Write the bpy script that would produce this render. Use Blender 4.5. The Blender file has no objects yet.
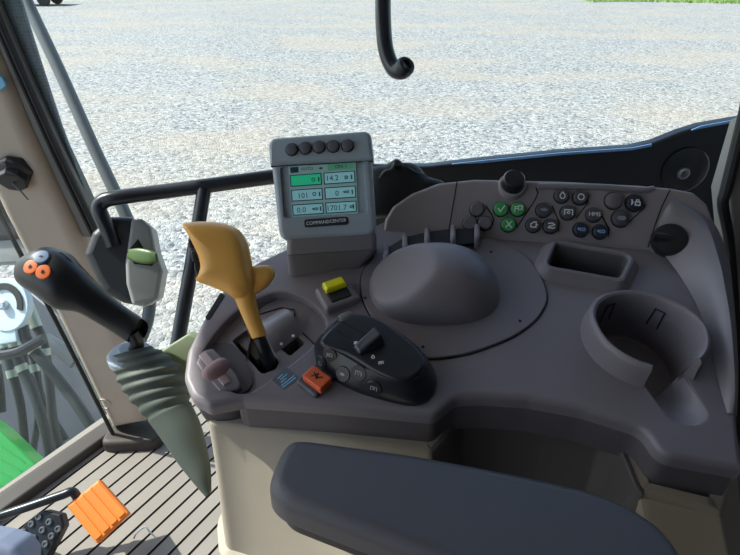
import bpy, bmesh, math, random
from mathutils import Vector, Matrix
from mathutils.geometry import tessellate_polygon
from mathutils.bvhtree import BVHTree
random.seed(7)
SC = bpy.context.scene
COL = SC.collection
PI = math.pi
V = Vector

# ------------------------------------------------------------------ camera maths
CAM = V((0, 0, 1.2)); F = 556.0; PITCH = math.radians(30)
CP, SP = math.cos(PITCH), math.sin(PITCH)
RIGHT = V((1, 0, 0)); UP = V((0, SP, CP)); FWD = V((0, CP, -SP))
def ray(px, py):
    return FWD + RIGHT * ((px - 370) / F) + UP * (-(py - 277.5) / F)
def at(px, py, d):
    return CAM + ray(px, py) * d
class Frame:
    def __init__(s, o, x, y):
        s.o = V(o); s.x = V(x).normalized(); y = V(y)
        s.y = (y - s.x * y.dot(s.x)).normalized(); s.n = s.x.cross(s.y).normalized()
    def w(s, u, v, h=0.0):
        return s.o + s.x * u + s.y * v + s.n * h
    def hit(s, px, py, h=0.0):
        r = ray(px, py); o = s.o + s.n * h
        return CAM + r * ((o - CAM).dot(s.n) / r.dot(s.n))
    def uv(s, px, py, h=0.0):
        p = s.hit(px, py, h) - s.o
        return (p.dot(s.x), p.dot(s.y))
    def uvs(s, pts, h=0.0):
        return [s.uv(p[0], p[1], h) for p in pts]
    def scale(s, px, py):           # metres per pixel there
        return (s.hit(px, py) - CAM).dot(FWD) / F
    def shift(s, h):
        return Frame(s.o + s.n * h, s.x, s.y)

# ------------------------------------------------------------------ materials
def new_mat(name):
    m = bpy.data.materials.new(name); m.use_nodes = True
    nt = m.node_tree; b = nt.nodes['Principled BSDF']
    return m, nt, b
def lin(c):
    return tuple(((x / 255) / 12.92 if x / 255 <= .04045 else ((x / 255 + .055) / 1.055) ** 2.4) for x in c)
def plastic(name, rgb, rough=.5, grain=0.12, gscale=900, var=.06, metal=0, spec=.5, coat=0):
    m, nt, b = new_mat(name); N = nt.nodes; L = nt.links
    c = lin(rgb)
    tc = N.new('ShaderNodeTexCoord')
    nz = N.new('ShaderNodeTexNoise'); nz.inputs['Scale'].default_value = 14; nz.inputs['Detail'].default_value = 5
    L.new(tc.outputs['Object'], nz.inputs['Vector'])
    mx = N.new('ShaderNodeMix'); mx.data_type = 'RGBA'
    mx.inputs[6].default_value = tuple(x * (1 - var) for x in c) + (1,)
    mx.inputs[7].default_value = tuple(min(1, x * (1 + var)) for x in c) + (1,)
    L.new(nz.outputs['Fac'], mx.inputs[0]); L.new(mx.outputs[2], b.inputs['Base Color'])
    b.inputs['Roughness'].default_value = rough; b.inputs['Metallic'].default_value = metal
    b.inputs['Specular IOR Level'].default_value = spec
    if coat: b.inputs['Coat Weight'].default_value = coat
    if grain:
        n2 = N.new('ShaderNodeTexNoise'); n2.inputs['Scale'].default_value = gscale; n2.inputs['Detail'].default_value = 2
        L.new(tc.outputs['Object'], n2.inputs['Vector'])
        bp = N.new('ShaderNodeBump'); bp.inputs['Strength'].default_value = grain; bp.inputs['Distance'].default_value = .0006
        L.new(n2.outputs['Fac'], bp.inputs['Height']); L.new(bp.outputs['Normal'], b.inputs['Normal'])
    return m
def glow(name, rgb, strength):
    m, nt, b = new_mat(name); c = lin(rgb)
    b.inputs['Base Color'].default_value = tuple(x * .5 for x in c) + (1,)
    b.inputs['Emission Color'].default_value = c + (1,); b.inputs['Emission Strength'].default_value = strength
    b.inputs['Roughness'].default_value = .3
    return m
def glass(name, haze, tint=(.93, .97, .96)):
    m, nt, b = new_mat(name); N = nt.nodes; L = nt.links
    out = N['Material Output']; N.remove(b)
    t = N.new('ShaderNodeBsdfTransparent'); t.inputs[0].default_value = tint + (1,)
    g = N.new('ShaderNodeBsdfGlossy'); g.inputs['Roughness'].default_value = .03
    lw = N.new('ShaderNodeLayerWeight'); pw = N.new('ShaderNodeMath'); pw.operation = 'POWER'; pw.inputs[1].default_value = 4
    fr = N.new('ShaderNodeMath'); fr.operation = 'MULTIPLY_ADD'; fr.inputs[1].default_value = .35; fr.inputs[2].default_value = .02
    L.new(lw.outputs['Facing'], pw.inputs[0]); L.new(pw.outputs[0], fr.inputs[0])
    m1 = N.new('ShaderNodeMixShader'); L.new(fr.outputs[0], m1.inputs[0]); L.new(t.outputs[0], m1.inputs[1]); L.new(g.outputs[0], m1.inputs[2])
    last = m1
    if haze:
        d = N.new('ShaderNodeBsdfDiffuse'); d.inputs[0].default_value = (.75, .8, .82, 1)
        tc = N.new('ShaderNodeTexCoord'); nz = N.new('ShaderNodeTexNoise'); nz.inputs['Scale'].default_value = 9; nz.inputs['Detail'].default_value = 8
        L.new(tc.outputs['Object'], nz.inputs['Vector'])
        mr = N.new('ShaderNodeMapRange'); mr.inputs['From Min'].default_value = .3; mr.inputs['From Max'].default_value = .75
        mr.inputs['To Min'].default_value = haze * .3; mr.inputs['To Max'].default_value = haze * 1.7
        L.new(nz.outputs['Fac'], mr.inputs[0])
        m2 = N.new('ShaderNodeMixShader'); L.new(mr.outputs[0], m2.inputs[0]); L.new(m1.outputs[0], m2.inputs[1]); L.new(d.outputs[0], m2.inputs[2])
        last = m2
    L.new(last.outputs[0], out.inputs[0])
    return m

M = {}
M['deck'] = plastic('console_plastic', (122, 115, 120), .46, .25)
M['deck_light'] = plastic('console_plastic_smooth', (134, 128, 132), .4, .15)
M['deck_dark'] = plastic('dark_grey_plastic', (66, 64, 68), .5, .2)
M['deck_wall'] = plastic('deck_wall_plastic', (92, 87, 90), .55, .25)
M['bin'] = plastic('bin_plastic', (90, 86, 86), .55, .2)
M['panel'] = plastic('button_panel_plastic', (146, 137, 139), .5, .25)
M['beige'] = plastic('beige_plastic', (160, 150, 135), .55, .2)
M['pillar'] = plastic('pillar_beige', (184, 170, 156), .5, .15)
M['black'] = plastic('black_plastic', (30, 31, 35), .35, .12)
M['black_gloss'] = plastic('black_gloss', (30, 33, 40), .30, .05)
M['slide'] = plastic('slide_lever', (44, 48, 56), .35, .05)
M['rubber'] = plastic('black_rubber', (28, 29, 32), .6, .2)
M['seam'] = plastic('seam_gap', (26, 25, 27), .8, 0)
M['slot'] = plastic('slot_black', (16, 16, 17), .7, 0)
M['tube'] = plastic('black_painted_tube', (30, 34, 42), .28, .04)
M['arm'] = plastic('armrest_vinyl', (76, 74, 80), .42, .5, 1400)
M['monitor'] = plastic('monitor_grey', (152, 163, 172), .42, .15)
M['monitor_hood'] = plastic('monitor_hood_grey', (156, 168, 177), .4, .15)
M['neck'] = plastic('monitor_neck', (118, 115, 120), .5, .2)
M['mbutton'] = plastic('monitor_button', (92, 90, 98), .4, .05)
M['orange'] = plastic('lever_orange', (236, 174, 84), .38, .12, 700, .05)
M['pedal'] = plastic('pedal_orange', (236, 128, 44), .5, .1)
M['switch_orange'] = plastic('rocker_orange', (214, 92, 48), .4, .05)
M['button_orange'] = plastic('button_orange', (214, 108, 50), .4, .05)
M['yellow'] = plastic('switch_yellow', (232, 226, 20), .4, .05)
M['pink'] = plastic('throttle_mauve', (150, 120, 122), .45, .1)
M['pink_strip'] = plastic('throttle_strip', (184, 160, 158), .5, .1)
M['gaiter'] = plastic('gaiter_rubber', (72, 80, 73), .6, .2)
M['gaiter_top'] = plastic('gaiter_collar', (150, 160, 172), .45, .1)
M['pale_green'] = plastic('pale_green_plastic', (128, 140, 112), .5, .1)
M['latch_dark'] = plastic('latch_dark', (46, 48, 52), .45, .2)
M['latch_grey'] = plastic('latch_grey', (146, 148, 146), .5, .15)
M['latch_green'] = plastic('latch_green', (70, 96, 42), .4, .1)
M['btn'] = plastic('button_grey', (78, 76, 82), .4, .05)
M['btn_blank'] = plastic('button_blank', (112, 106, 110), .5, .1)
M['btn_green'] = plastic('button_green', (66, 160, 88), .35, .05)
M['btn_dark'] = plastic('button_navy', (38, 46, 60), .35, .05)
M['sym'] = plastic('symbol_white', (232, 236, 238), .5, 0)
M['sym_grey'] = plastic('symbol_grey', (150, 156, 170), .5, 0)
M['sym_blue'] = plastic('symbol_blue', (150, 180, 225), .5, 0)
M['sym_cyan'] = plastic('sticker_text', (120, 200, 235), .5, 0)
M['sym_dark'] = plastic('symbol_dark', (40, 20, 16), .5, 0)
M['sticker'] = plastic('sticker_slate', (92, 94, 106), .4, 0)
M['decal'] = plastic('decal_blue', (120, 190, 225), .4, 0)
M['lblue'] = plastic('button_light_blue', (98, 120, 152), .4, .05)
M['steel'] = plastic('steel', (190, 195, 200), .3, .05, metal=.9)
M['silver'] = plastic('silver_paint', (196, 214, 222), .35, .05)
M['pole'] = plastic('grey_pole', (88, 96, 102), .45, .1)
M['hose'] = plastic('hydraulic_hose_rubber', (40, 50, 52), .5, .2)
M['hosefit'] = plastic('hose_fitting', (170, 180, 165), .35, .1, metal=.5)
M['bonnet'] = plastic('green_paint', (20, 140, 50), .3, .05, coat=.3)
M['frame'] = plastic('shaded_blue_frame', (50, 58, 70), .5, .1)  # darkened to stand in for shadow on the tower plate
M['greypanel'] = plastic('grey_panel', (140, 140, 138), .55, .1)
M['strip'] = plastic('grey_strip', (104, 102, 100), .5, .1)
M['floor_rib'] = plastic('floor_rubber', (132, 125, 118), .6, .3, 500)
M['floor_groove'] = plastic('floor_groove', (44, 40, 38), .8, 0)
M['floor_edge'] = plastic('floor_edge', (58, 52, 48), .6, .3)
M['headliner'] = plastic('headliner', (150, 146, 140), .8, .2)
M['shade_wall'] = plastic('shade_wall_grey', (70, 70, 72), .8, .1)
M['sky_sheen'] = plastic('sky_sheen', (112, 150, 198), .35, 0)
M['cloth'] = plastic('seat_cloth', (52, 54, 58), .9, .4, 300)
M['frit'] = plastic('black_frit', (20, 24, 32), .3, .05)
M['tuft'] = plastic('grass_blades', (112, 138, 66), .7, 0)
M['car_paint'] = plastic('dark_car_paint', (60, 74, 72), .35, 0)
M['car_glass'] = plastic('car_glass', (40, 50, 56), .15, 0)
M['tyre'] = plastic('tyre', (34, 38, 44), .7, 0)
M['col_blue'] = plastic('bluish_grey_cover', (116, 126, 150), .6, .2)
M['screen_bg'] = glow('screen_background', (132, 168, 170), 0.132)
M['screen_cell'] = glow('screen_cell', (134, 190, 200), 0.180)
M['screen_green'] = glow('screen_green', (40, 190, 140), 0.192)
M['screen_head'] = glow('screen_header_green', (90, 160, 130), 0.132)
M['screen_ink'] = plastic('screen_ink', (34, 62, 76), .4, 0)
M['glass'] = glass('window_glass', 0)
M['glass_haze'] = glass('dust_glare_glass', .045, (.95, .98, .97))  # milky diffuse share stands in for reflections in the pane

def frit_dots():
    m, nt, b = new_mat('dotted_frit'); N = nt.nodes; L = nt.links
    tc = N.new('ShaderNodeTexCoord'); v = N.new('ShaderNodeTexVoronoi'); v.inputs['Scale'].default_value = 190; v.inputs['Randomness'].default_value = .15
    L.new(tc.outputs['Object'], v.inputs['Vector'])
    r = N.new('ShaderNodeValToRGB'); r.color_ramp.elements[0].position = .35; r.color_ramp.elements[1].position = .6
    r.color_ramp.elements[0].color = lin((70, 84, 98)) + (1,); r.color_ramp.elements[1].color = lin((100, 116, 130)) + (1,)
    L.new(v.outputs['Distance'], r.inputs[0]); L.new(r.outputs[0], b.inputs['Base Color']); b.inputs['Roughness'].default_value = .5
    return m
M['dots'] = frit_dots()

def gravel():
    m, nt, b = new_mat('gravel'); N = nt.nodes; L = nt.links
    tc = N.new('ShaderNodeTexCoord')
    v = N.new('ShaderNodeTexVoronoi'); v.inputs['Scale'].default_value = 24
    L.new(tc.outputs['Object'], v.inputs['Vector'])
    sep = N.new('ShaderNodeSeparateColor'); L.new(v.outputs['Color'], sep.inputs[0])
    r = N.new('ShaderNodeValToRGB'); e = r.color_ramp.elements
    e[0].position = 0; e[0].color = lin((78, 82, 88)) + (1,); e[1].position = 1; e[1].color = lin((186, 184, 180)) + (1,)
    k = e.new(.25); k.color = lin((132, 135, 138)) + (1,); k = e.new(.7); k.color = lin((156, 156, 154)) + (1,)
    L.new(sep.outputs[0], r.inputs[0])
    big = N.new('ShaderNodeTexNoise'); big.inputs['Scale'].default_value = .24; big.inputs['Detail'].default_value = 5; big.inputs['Roughness'].default_value = .6
    mp = N.new('ShaderNodeMapping'); mp.inputs['Scale'].default_value = (1, 1.8, 1); mp.inputs['Rotation'].default_value = (0, 0, -.35)
    L.new(tc.outputs['Object'], mp.inputs[0]); L.new(mp.outputs[0], big.inputs['Vector'])
    rr = N.new('ShaderNodeMapRange'); rr.inputs['From Min'].default_value = .46; rr.inputs['From Max'].default_value = .62; L.new(big.outputs['Fac'], rr.inputs[0])
    mul = N.new('ShaderNodeMath'); mul.operation = 'MULTIPLY'; mul.inputs[1].default_value = .42; L.new(rr.outputs[0], mul.inputs[0])
    mx = N.new('ShaderNodeMix'); mx.data_type = 'RGBA'; mx.inputs[7].default_value = lin((172, 158, 138)) + (1,)
    L.new(mul.outputs[0], mx.inputs[0]); L.new(r.outputs[0], mx.inputs[6])
    # cell edges feed the bump only; fine noise varies the stone tone
    v2 = N.new('ShaderNodeTexVoronoi'); v2.feature = 'DISTANCE_TO_EDGE'; v2.inputs['Scale'].default_value = 24; L.new(tc.outputs['Object'], v2.inputs['Vector'])
    n3 = N.new('ShaderNodeTexNoise'); n3.inputs['Scale'].default_value = 60; n3.inputs['Detail'].default_value = 6; L.new(tc.outputs['Object'], n3.inputs['Vector'])
    r3 = N.new('ShaderNodeMapRange'); r3.inputs['From Min'].default_value = .3; r3.inputs['From Max'].default_value = .7; r3.inputs['To Min'].default_value = .8; r3.inputs['To Max'].default_value = 1.15
    L.new(n3.outputs['Fac'], r3.inputs[0])
    m2 = N.new('ShaderNodeMix'); m2.data_type = 'RGBA'; m2.blend_type = 'MULTIPLY'; m2.inputs[0].default_value = 1
    L.new(mx.outputs[2], m2.inputs[6]); L.new(r3.outputs[0], m2.inputs[7])
    L.new(m2.outputs[2], b.inputs['Base Color']); b.inputs['Roughness'].default_value = .9; b.inputs['Specular IOR Level'].default_value = .2
    bp = N.new('ShaderNodeBump'); bp.inputs['Strength'].default_value = .6; bp.inputs['Distance'].default_value = .014
    mr = N.new('ShaderNodeMapRange'); mr.inputs['From Max'].default_value = .25; L.new(v2.outputs['Distance'], mr.inputs[0])
    L.new(mr.outputs[0], bp.inputs['Height']); L.new(bp.outputs['Normal'], b.inputs['Normal'])
    return m
M['gravel'] = gravel()

# ------------------------------------------------------------------ object helpers
WLOC = {}
def thing(name, label, cat, loc, group=None):
    o = bpy.data.objects.new(name, None); o.empty_display_size = .05; COL.objects.link(o); o.location = loc
    o['label'] = label; o['category'] = cat
    if group: o['group'] = group
    WLOC[o.name] = V(loc); return o
def tag(o, label, cat, group=None, kind=None):
    o['label'] = label; o['category'] = cat
    if group: o['group'] = group
    if kind: o['kind'] = kind
    return o
def struct(o, label=None):
    o['kind'] = 'structure'
    if label: o['label'] = label; o['category'] = 'structure'
    return o
class MB:
    def __init__(s): s.v = []; s.f = []; s.m = []
    def add(s, verts, faces, mi=0):
        k = len(s.v); s.v += [V(p) for p in verts]; s.f += [tuple(i + k for i in f) for f in faces]; s.m += [mi] * len(faces); return s
    def build(s, name, mats, parent=None, smooth=35, label=None, wn=False):
        if not isinstance(mats, (list, tuple)): mats = [mats]
        c = sum(s.v, V()) / max(1, len(s.v))
        me = bpy.data.meshes.new(name); me.from_pydata([p - c for p in s.v], [], s.f)
        bm = bmesh.new(); bm.from_mesh(me); bmesh.ops.remove_doubles(bm, verts=bm.verts, dist=1e-6)
        bm.to_mesh(me); bm.free()
        for m in mats: me.materials.append(m)
        if len(mats) > 1 and len(me.polygons) == len(s.m):
            for p, i in zip(me.polygons, s.m): p.material_index = i
        bm = bmesh.new(); bm.from_mesh(me); bmesh.ops.recalc_face_normals(bm, faces=bm.faces); bm.to_mesh(me); bm.free()
        if smooth:
            for p in me.polygons: p.use_smooth = True
            me.set_sharp_from_angle(angle=math.radians(smooth))
        o = bpy.data.objects.new(name, me); COL.objects.link(o)
        pl = V()
        if parent is not None: o.parent = parent; pl = WLOC[parent.name]
        o.location = c - pl; WLOC[o.name] = c
        if wn:
            w = o.modifiers.new('wn', 'WEIGHTED_NORMAL'); w.keep_sharp = True; w.weight = 100
        if label: o['label'] = label
        return o

def area2(p): return sum(p[i][0] * p[(i + 1) % len(p)][1] - p[(i + 1) % len(p)][0] * p[i][1] for i in range(len(p)))
def ccw(p): return list(p) if area2(p) > 0 else list(p)[::-1]
def rounded(pts, r, seg=5):
    """polygon with rounded corners; r scalar or list"""
    n = len(pts); out = []
    for i in range(n):
        p = V((*pts[i][:2],)); a = V((*pts[i - 1][:2],)); b = V((*pts[(i + 1) % n][:2],))
        ri = r[i] if isinstance(r, (list, tuple)) else r
        d1 = (a - p); d2 = (b - p); l1, l2 = d1.length, d2.length
        if ri <= 0 or l1 < 1e-7 or l2 < 1e-7: out.append((p.x, p.y)); continue
        d1 /= l1; d2 /= l2
        ang = d1.angle(d2, 0) if d1.length and d2.length else PI
        if ang > PI - .03: out.append((p.x, p.y)); continue
        t = min(ri / math.tan(ang / 2), l1 * .48, l2 * .48)
        A = p + d1 * t; B = p + d2 * t
        for k in range(seg + 1):
            s = k / seg; q = A * (1 - s) ** 2 + p * 2 * s * (1 - s) + B * s * s; out.append((q.x, q.y))
    return out
def spline(pts, per=6, closed=False):
    P = [V(p) for p in pts]; n = len(P); out = []
    rng = n if closed else n - 1
    for i in range(rng):
        p1 = P[i]; p2 = P[(i + 1) % n]
        p0 = P[i - 1] if (closed or i > 0) else p1 * 2 - p2
        p3 = P[(i + 2) % n] if (closed or i + 2 < n) else p2 * 2 - p1
        for k in range(per):
            t = k / per
            out.append(.5 * ((2 * p1) + (p2 - p0) * t + (2 * p0 - 5 * p1 + 4 * p2 - p3) * t * t + (3 * p1 - p0 - 3 * p2 + p3) * t ** 3))
    if not closed: out.append(P[-1])
    return out
def offset(poly, d):
    """move a CCW polygon outward by d"""
    n = len(poly); out = []
    for i in range(n):
        a = V(poly[i - 1]); p = V(poly[i]); b = V(poly[(i + 1) % n])
        e1 = (p - a); e2 = (b - p)
        if e1.length < 1e-9: e1 = e2
        if e2.length < 1e-9: e2 = e1
        e1 = e1.normalized(); e2 = e2.normalized()
        n1 = V((e1.y, -e1.x)); n2 = V((e2.y, -e2.x)); m = n1 + n2
        if m.length < 1e-6: m = n1
        m.normalize(); c = max(.35, m.dot(n1)); q = p + m * (d / c); out.append((q.x, q.y))
    return out
def bridge(mb, r0, r1, n, closed=True, mi=0):
    m = n if closed else n - 1
    mb.f += [(r0 + i, r0 + (i + 1) % n, r1 + (i + 1) % n, r1 + i) for i in range(m)]; mb.m += [mi] * m
def add_ring(mb, pts):
    k = len(mb.v); mb.v += [V(p) for p in pts]; return k
def fill(mb, loops, mi=0):
    """triangulate loops of (start,count) : first outer, others holes"""
    vl = [[mb.v[s + i] for i in range(c)] for s, c in loops]; flat = [s + i for s, c in loops for i in range(c)]
    for t in tessellate_polygon(vl):
        mb.f.append(tuple(flat[i] for i in t)); mb.m.append(mi)
def plate(fr, outer, h0, h1, bev=.003, holes=(), flare=0.0, wall=None, seg=3, bottom=True, mb=None, mi=0, bb=0):
    """slab on a frame: outline (u,v), from h0 up to h1, rounded top edge, optional holes [(loop, depth_h, bevel, mi_floor or None)]"""
    mb = mb or MB(); P = ccw(outer); n = len(P)
    rings = []
    for k in range(seg + 1):
        a = k / seg * PI / 2
        rings.append(add_ring(mb, [fr.w(u, v, h1 - bev + bev * math.cos(a)) for u, v in offset(P, -bev + bev * math.sin(a))]) if bev > 0 else (add_ring(mb, [fr.w(u, v, h1) for u, v in P]) if k == 0 else rings[0]))
    for k in range(seg):
        if rings[k] != rings[k + 1]: bridge(mb, rings[k], rings[k + 1], n, mi=mi)
    if wall is None: low = [fr.w(u, v, h0 + bb) for u, v in offset(P, flare)]
    else: low = [fr.w(u, v, h1 - bev) + V(wall) for u, v in offset(P, flare)]
    lo = add_ring(mb, low); bridge(mb, rings[-1], lo, n, mi=mi)
    if bb:
        l2 = add_ring(mb, [fr.w(u, v, h0) for u, v in offset(P, flare - bb)]); bridge(mb, lo, l2, n, mi=mi); lo = l2
    loops = [(rings[0], n)]
    for hole in holes:
        H = ccw(hole[0]); depth = hole[1]; hb = hole[2]; m = len(H); hr = []
        for k in range(3):
            a = k / 2 * PI / 2
            hr.append(add_ring(mb, [fr.w(u, v, h1 - hb + hb * math.cos(a)) for u, v in offset(H, hb - hb * math.sin(a))]))
        for k in range(2): bridge(mb, hr[k], hr[k + 1], m, mi=mi)
        hl = add_ring(mb, [fr.w(u, v, depth) for u, v in H]); bridge(mb, hr[-1], hl, m, mi=mi)
        if len(hole) > 3 and hole[3] is not None: fill(mb, [(hl, m)], hole[3])
        loops.append((hr[0], m))
    fill(mb, loops, mi)
    if bottom: fill(mb, [(lo, n)], mi)
    return mb
def tube(path, r, seg=12, mb=None, mi=0, sub=6, caps=True):
    mb = mb or MB(); P = spline(path, sub) if sub else [V(p) for p in path]; n = len(P)
    R = r if callable(r) else (lambda t: r)
    t0 = (P[1] - P[0]).normalized(); a = t0.orthogonal().normalized(); rings = []
    for i, p in enumerate(P):
        t = (P[min(i + 1, n - 1)] - P[max(i - 1, 0)]).normalized()
        a = (a - t * a.dot(t)).normalized(); b = t.cross(a); rr = R(i / (n - 1))
        rings.append(add_ring(mb, [p + (a * math.cos(2 * PI * k / seg) + b * math.sin(2 * PI * k / seg)) * rr for k in range(seg)]))
    for i in range(n - 1): bridge(mb, rings[i], rings[i + 1], seg, mi=mi)
    if caps:
        for s, p, e in ((rings[0], P[0], -1), (rings[-1], P[-1], 1)):
            mb.f.append(tuple(s + k for k in (range(seg) if e > 0 else reversed(range(seg))))); mb.m.append(mi)
    return mb
def lathe(o, axis, prof, seg=28, mb=None, mi=0, a0=0, a1=2 * PI, cap=True):
    """prof: (radius, height along axis)"""
    mb = mb or MB(); ax = V(axis).normalized(); x = ax.orthogonal().normalized(); y = ax.cross(x); rings = []
    full = abs(a1 - a0 - 2 * PI) < 1e-6; ns = seg if full else seg + 1
    for r, h in prof:
        rings.append(add_ring(mb, [V(o) + ax * h + (x * math.cos(a0 + (a1 - a0) * k / seg) + y * math.sin(a0 + (a1 - a0) * k / seg)) * max(r, 1e-5) for k in range(ns)]))
    for i in range(len(rings) - 1): bridge(mb, rings[i], rings[i + 1], ns, full, mi)
    if cap and full:
        for s in (rings[0], rings[-1]): mb.f.append(tuple(s + k for k in range(seg))); mb.m.append(mi)
    return mb
def loft(rings, mb=None, mi=0, cap=True, closed=True):
    mb = mb or MB(); ids = [add_ring(mb, r) for r in rings]; n = len(rings[0])
    for i in range(len(ids) - 1): bridge(mb, ids[i], ids[i + 1], n, closed, mi)
    if cap and closed:
        for s in (ids[0], ids[-1]): mb.f.append(tuple(s + k for k in range(n))); mb.m.append(mi)
    return mb
def loft_LR(L, R, dep, ratio=.85, seg=20, per=5, mb=None, mi=0, mod=None, power=1.0):
    """round solid between two silhouette lines standing at distance dep"""
    if not isinstance(dep, (list, tuple)): dep = [dep] * len(L)
    A = spline([at(p[0], p[1], d) for p, d in zip(L, dep)], per); B = spline([at(p[0], p[1], d) for p, d in zip(R, dep)], per)
    rings = []; n = len(A)
    for i in range(n):
        c = (A[i] + B[i]) / 2; w = (B[i] - A[i]) / 2
        t = ((A[min(i + 1, n - 1)] + B[min(i + 1, n - 1)]) - (A[max(i - 1, 0)] + B[max(i - 1, 0)])).normalized()
        d = w.cross(t).normalized() * w.length * ratio
        s = mod(i / (n - 1)) if mod else 1.0
        ring = []
        for k in range(seg):
            a = 2 * PI * k / seg; ca, sa = math.cos(a), math.sin(a)
            ca = math.copysign(abs(ca) ** power, ca); sa = math.copysign(abs(sa) ** power, sa)
            ring.append(c + (w * ca + d * sa) * s)
        rings.append(ring)
    return loft(rings, mb, mi)
def inflate(fr, outer, c, T, back=None, steps=7, p=.6, mb=None, mi=0):
    """pillow: outline swollen to thickness T in front and `back` behind, star-shaped about c"""
    mb = mb or MB(); P = ccw(outer); n = len(P); back = T if back is None else back; rings = []
    for k in range(-steps, steps + 1):
        a = k / (steps + .35) * PI / 2; s = math.cos(a) ** p; h = math.sin(a) * (T if k > 0 else back)
        rings.append([fr.w(c[0] + (u - c[0]) * s, c[1] + (v - c[1]) * s, h) for u, v in P])
    return loft(rings, mb, mi)
def box(fr, u0, u1, v0, v1, h0, h1, bev=.001, mb=None, mi=0):
    return plate(fr, [(u0, v0), (u1, v0), (u1, v1), (u0, v1)], h0, h1, bev, mb=mb, mi=mi, seg=2)
def strokes(fr, lines, w, h0, h1, mb=None, mi=0):
    mb = mb or MB()
    for ln in lines:
        for a, b in zip(ln[:-1], ln[1:]):
            a = V(a); b = V(b); d = (b - a)
            if d.length < 1e-7: continue
            d.normalize(); nn = V((-d.y, d.x)) * w / 2; e = d * w * .35
            q = [a - e - nn, b + e - nn, b + e + nn, a - e + nn]
            lo = [fr.w(x.x, x.y, h0) for x in q]; hi = [fr.w(x.x, x.y, h1) for x in q]
            mb.add(lo + hi, [(4, 5, 6, 7), (0, 1, 5, 4), (1, 2, 6, 5), (2, 3, 7, 6), (3, 0, 4, 7)], mi)
    return mb
def text(fr, s, u, v, size, h, mb, mi=0, ext=.0003, bold=0.0, center=True, sx=1.0):
    cu = bpy.data.curves.new('lettering', 'FONT'); cu.body = s; cu.size = size; cu.extrude = ext; cu.offset = bold
    if center: cu.align_x = 'CENTER'; cu.align_y = 'CENTER'
    cu.resolution_u = 2
    o = bpy.data.objects.new('lettering', cu); COL.objects.link(o)
    dg = bpy.context.evaluated_depsgraph_get(); me = bpy.data.meshes.new_from_object(o.evaluated_get(dg))
    mb.add([fr.w(u + p.co.x * sx, v + p.co.y, h + p.co.z) for p in me.vertices], [tuple(f.vertices) for f in me.polygons], mi)
    bpy.data.objects.remove(o); bpy.data.curves.remove(cu); bpy.data.meshes.remove(me)
    return mb
def circle(u, v, r, n=24, ry=None, a0=0):
    ry = ry or r
    return [(u + r * math.cos(a0 + 2 * PI * k / n), v + ry * math.sin(a0 + 2 * PI * k / n)) for k in range(n)]

def bvh(mb): return BVHTree.FromPolygons([tuple(p) for p in mb.v], mb.f)
def surf(tree, px, py):
    r = ray(px, py).normalized(); p, n, i, d = tree.ray_cast(CAM, r)
    if p is None: p, n, i, d = tree.find_nearest(CAM + r * .65)
    if n.dot(r) > 0: n = -n
    return p, n
def nframe(p, n, xdir=RIGHT): return Frame(p, xdir - n * xdir.dot(n), n.cross(xdir - n * xdir.dot(n)))

# ------------------------------------------------------------------ frames
T15 = math.radians(15.1)
D = Frame((0, .355, .816), (1, 0, 0), (0, math.cos(T15), math.sin(T15)))          # console deck surface
pA = D.hit(480, 238); pB = D.hit(645, 250); bx = (pB - pA).normalized(); perp = D.n.cross(bx).normalized()
TB = math.radians(42)
B = Frame(pA, bx, perp * math.cos(TB) + D.n * math.sin(TB))                       # raised button panel
Wd = Frame((0, .95, 0), (1, 0, 0), (0, 0, 1))                                     # side window plane
FZ = .2
FL = Frame((0, 0, FZ), (1, 0, 0), (0, 1, 0))                                      # cab floor
LIP = D.shift(-.045)
def camframe(px, py, d, roll=0.0, yaw=0.0, tilt=0.0):
    c, s = math.cos(math.radians(roll)), math.sin(math.radians(roll))
    x = RIGHT * c + UP * s; y = UP * c - RIGHT * s; n = x.cross(y)
    x = (x * math.cos(math.radians(yaw)) + n * math.sin(math.radians(yaw))); n = x.cross(y)
    y = y * math.cos(math.radians(tilt)) + n * math.sin(math.radians(tilt))
    return Frame(at(px, py, d), x, y)

# ================================================================== SETTING
# ground
mb = MB(); S = 90
mb.add([(-S, -30, -1.2), (S, -30, -1.2), (S, 140, -1.2), (-S, 140, -1.2)], [(0, 1, 2, 3)])
struct(mb.build('ground', M['gravel'], smooth=0), 'pale grey gravel yard spreading out beyond the cab windows')

# cab floor: ribbed rubber mat
ld = V((.52, .854, 0)).normalized(); fd = V((ld.y, -ld.x, 0))      # rib direction / across the ribs
fo = V((-.70, .80, FZ))
mb = MB(); pitch = .0335; gw = .0055; gd = .004
prof = []
for i in range(-3, 58):
    s = i * pitch
    prof += [(s, -gd, 1), (s + gw, -gd, 1), (s + gw, 0, 0), (s + pitch, 0, 0)]
for j in range(len(prof) - 1):
    (s0, z0, _), (s1, z1, m1) = prof[j], prof[j + 1]
    q = []
    lm = lambda s_: min(.42, ((.935 if s_ > .75 else 1.2) - fo.y - fd.y * s_) / ld.y, (.97 - fo.x - fd.x * s_) / ld.x); lo_ = lambda s_: max(-1.3, (-.93 - fo.y - fd.y * s_) / ld.y)
    for s, z, l in ((s0, z0, lo_(s0)), (s1, z1, lo_(s1)), (s1, z1, lm(s1)), (s0, z0, lm(s0))):
        q.append(fo + fd * s + ld * l + V((0, 0, z)))
    mb.add(q, [(0, 1, 2, 3)], 1 if m1 == 1 else 0)
q = [fo + fd * s + ld * l + V((0, 0, z)) for z in (-.03, -.006) for s, l in ((-.09, -1.25), (1.35, -1.0), (1.75, -.1), (1.15, .42), (-.06, .30))]
mb.add(q, [(0, 1, 2, 3, 4)] + [(k, (k + 1) % 5, 5 + (k + 1) % 5, 5 + k) for k in range(5)], 0)
struct(mb.build('floor', [M['floor_rib'], M['floor_groove']], smooth=0), 'ribbed grey rubber cab floor mat')
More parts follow.
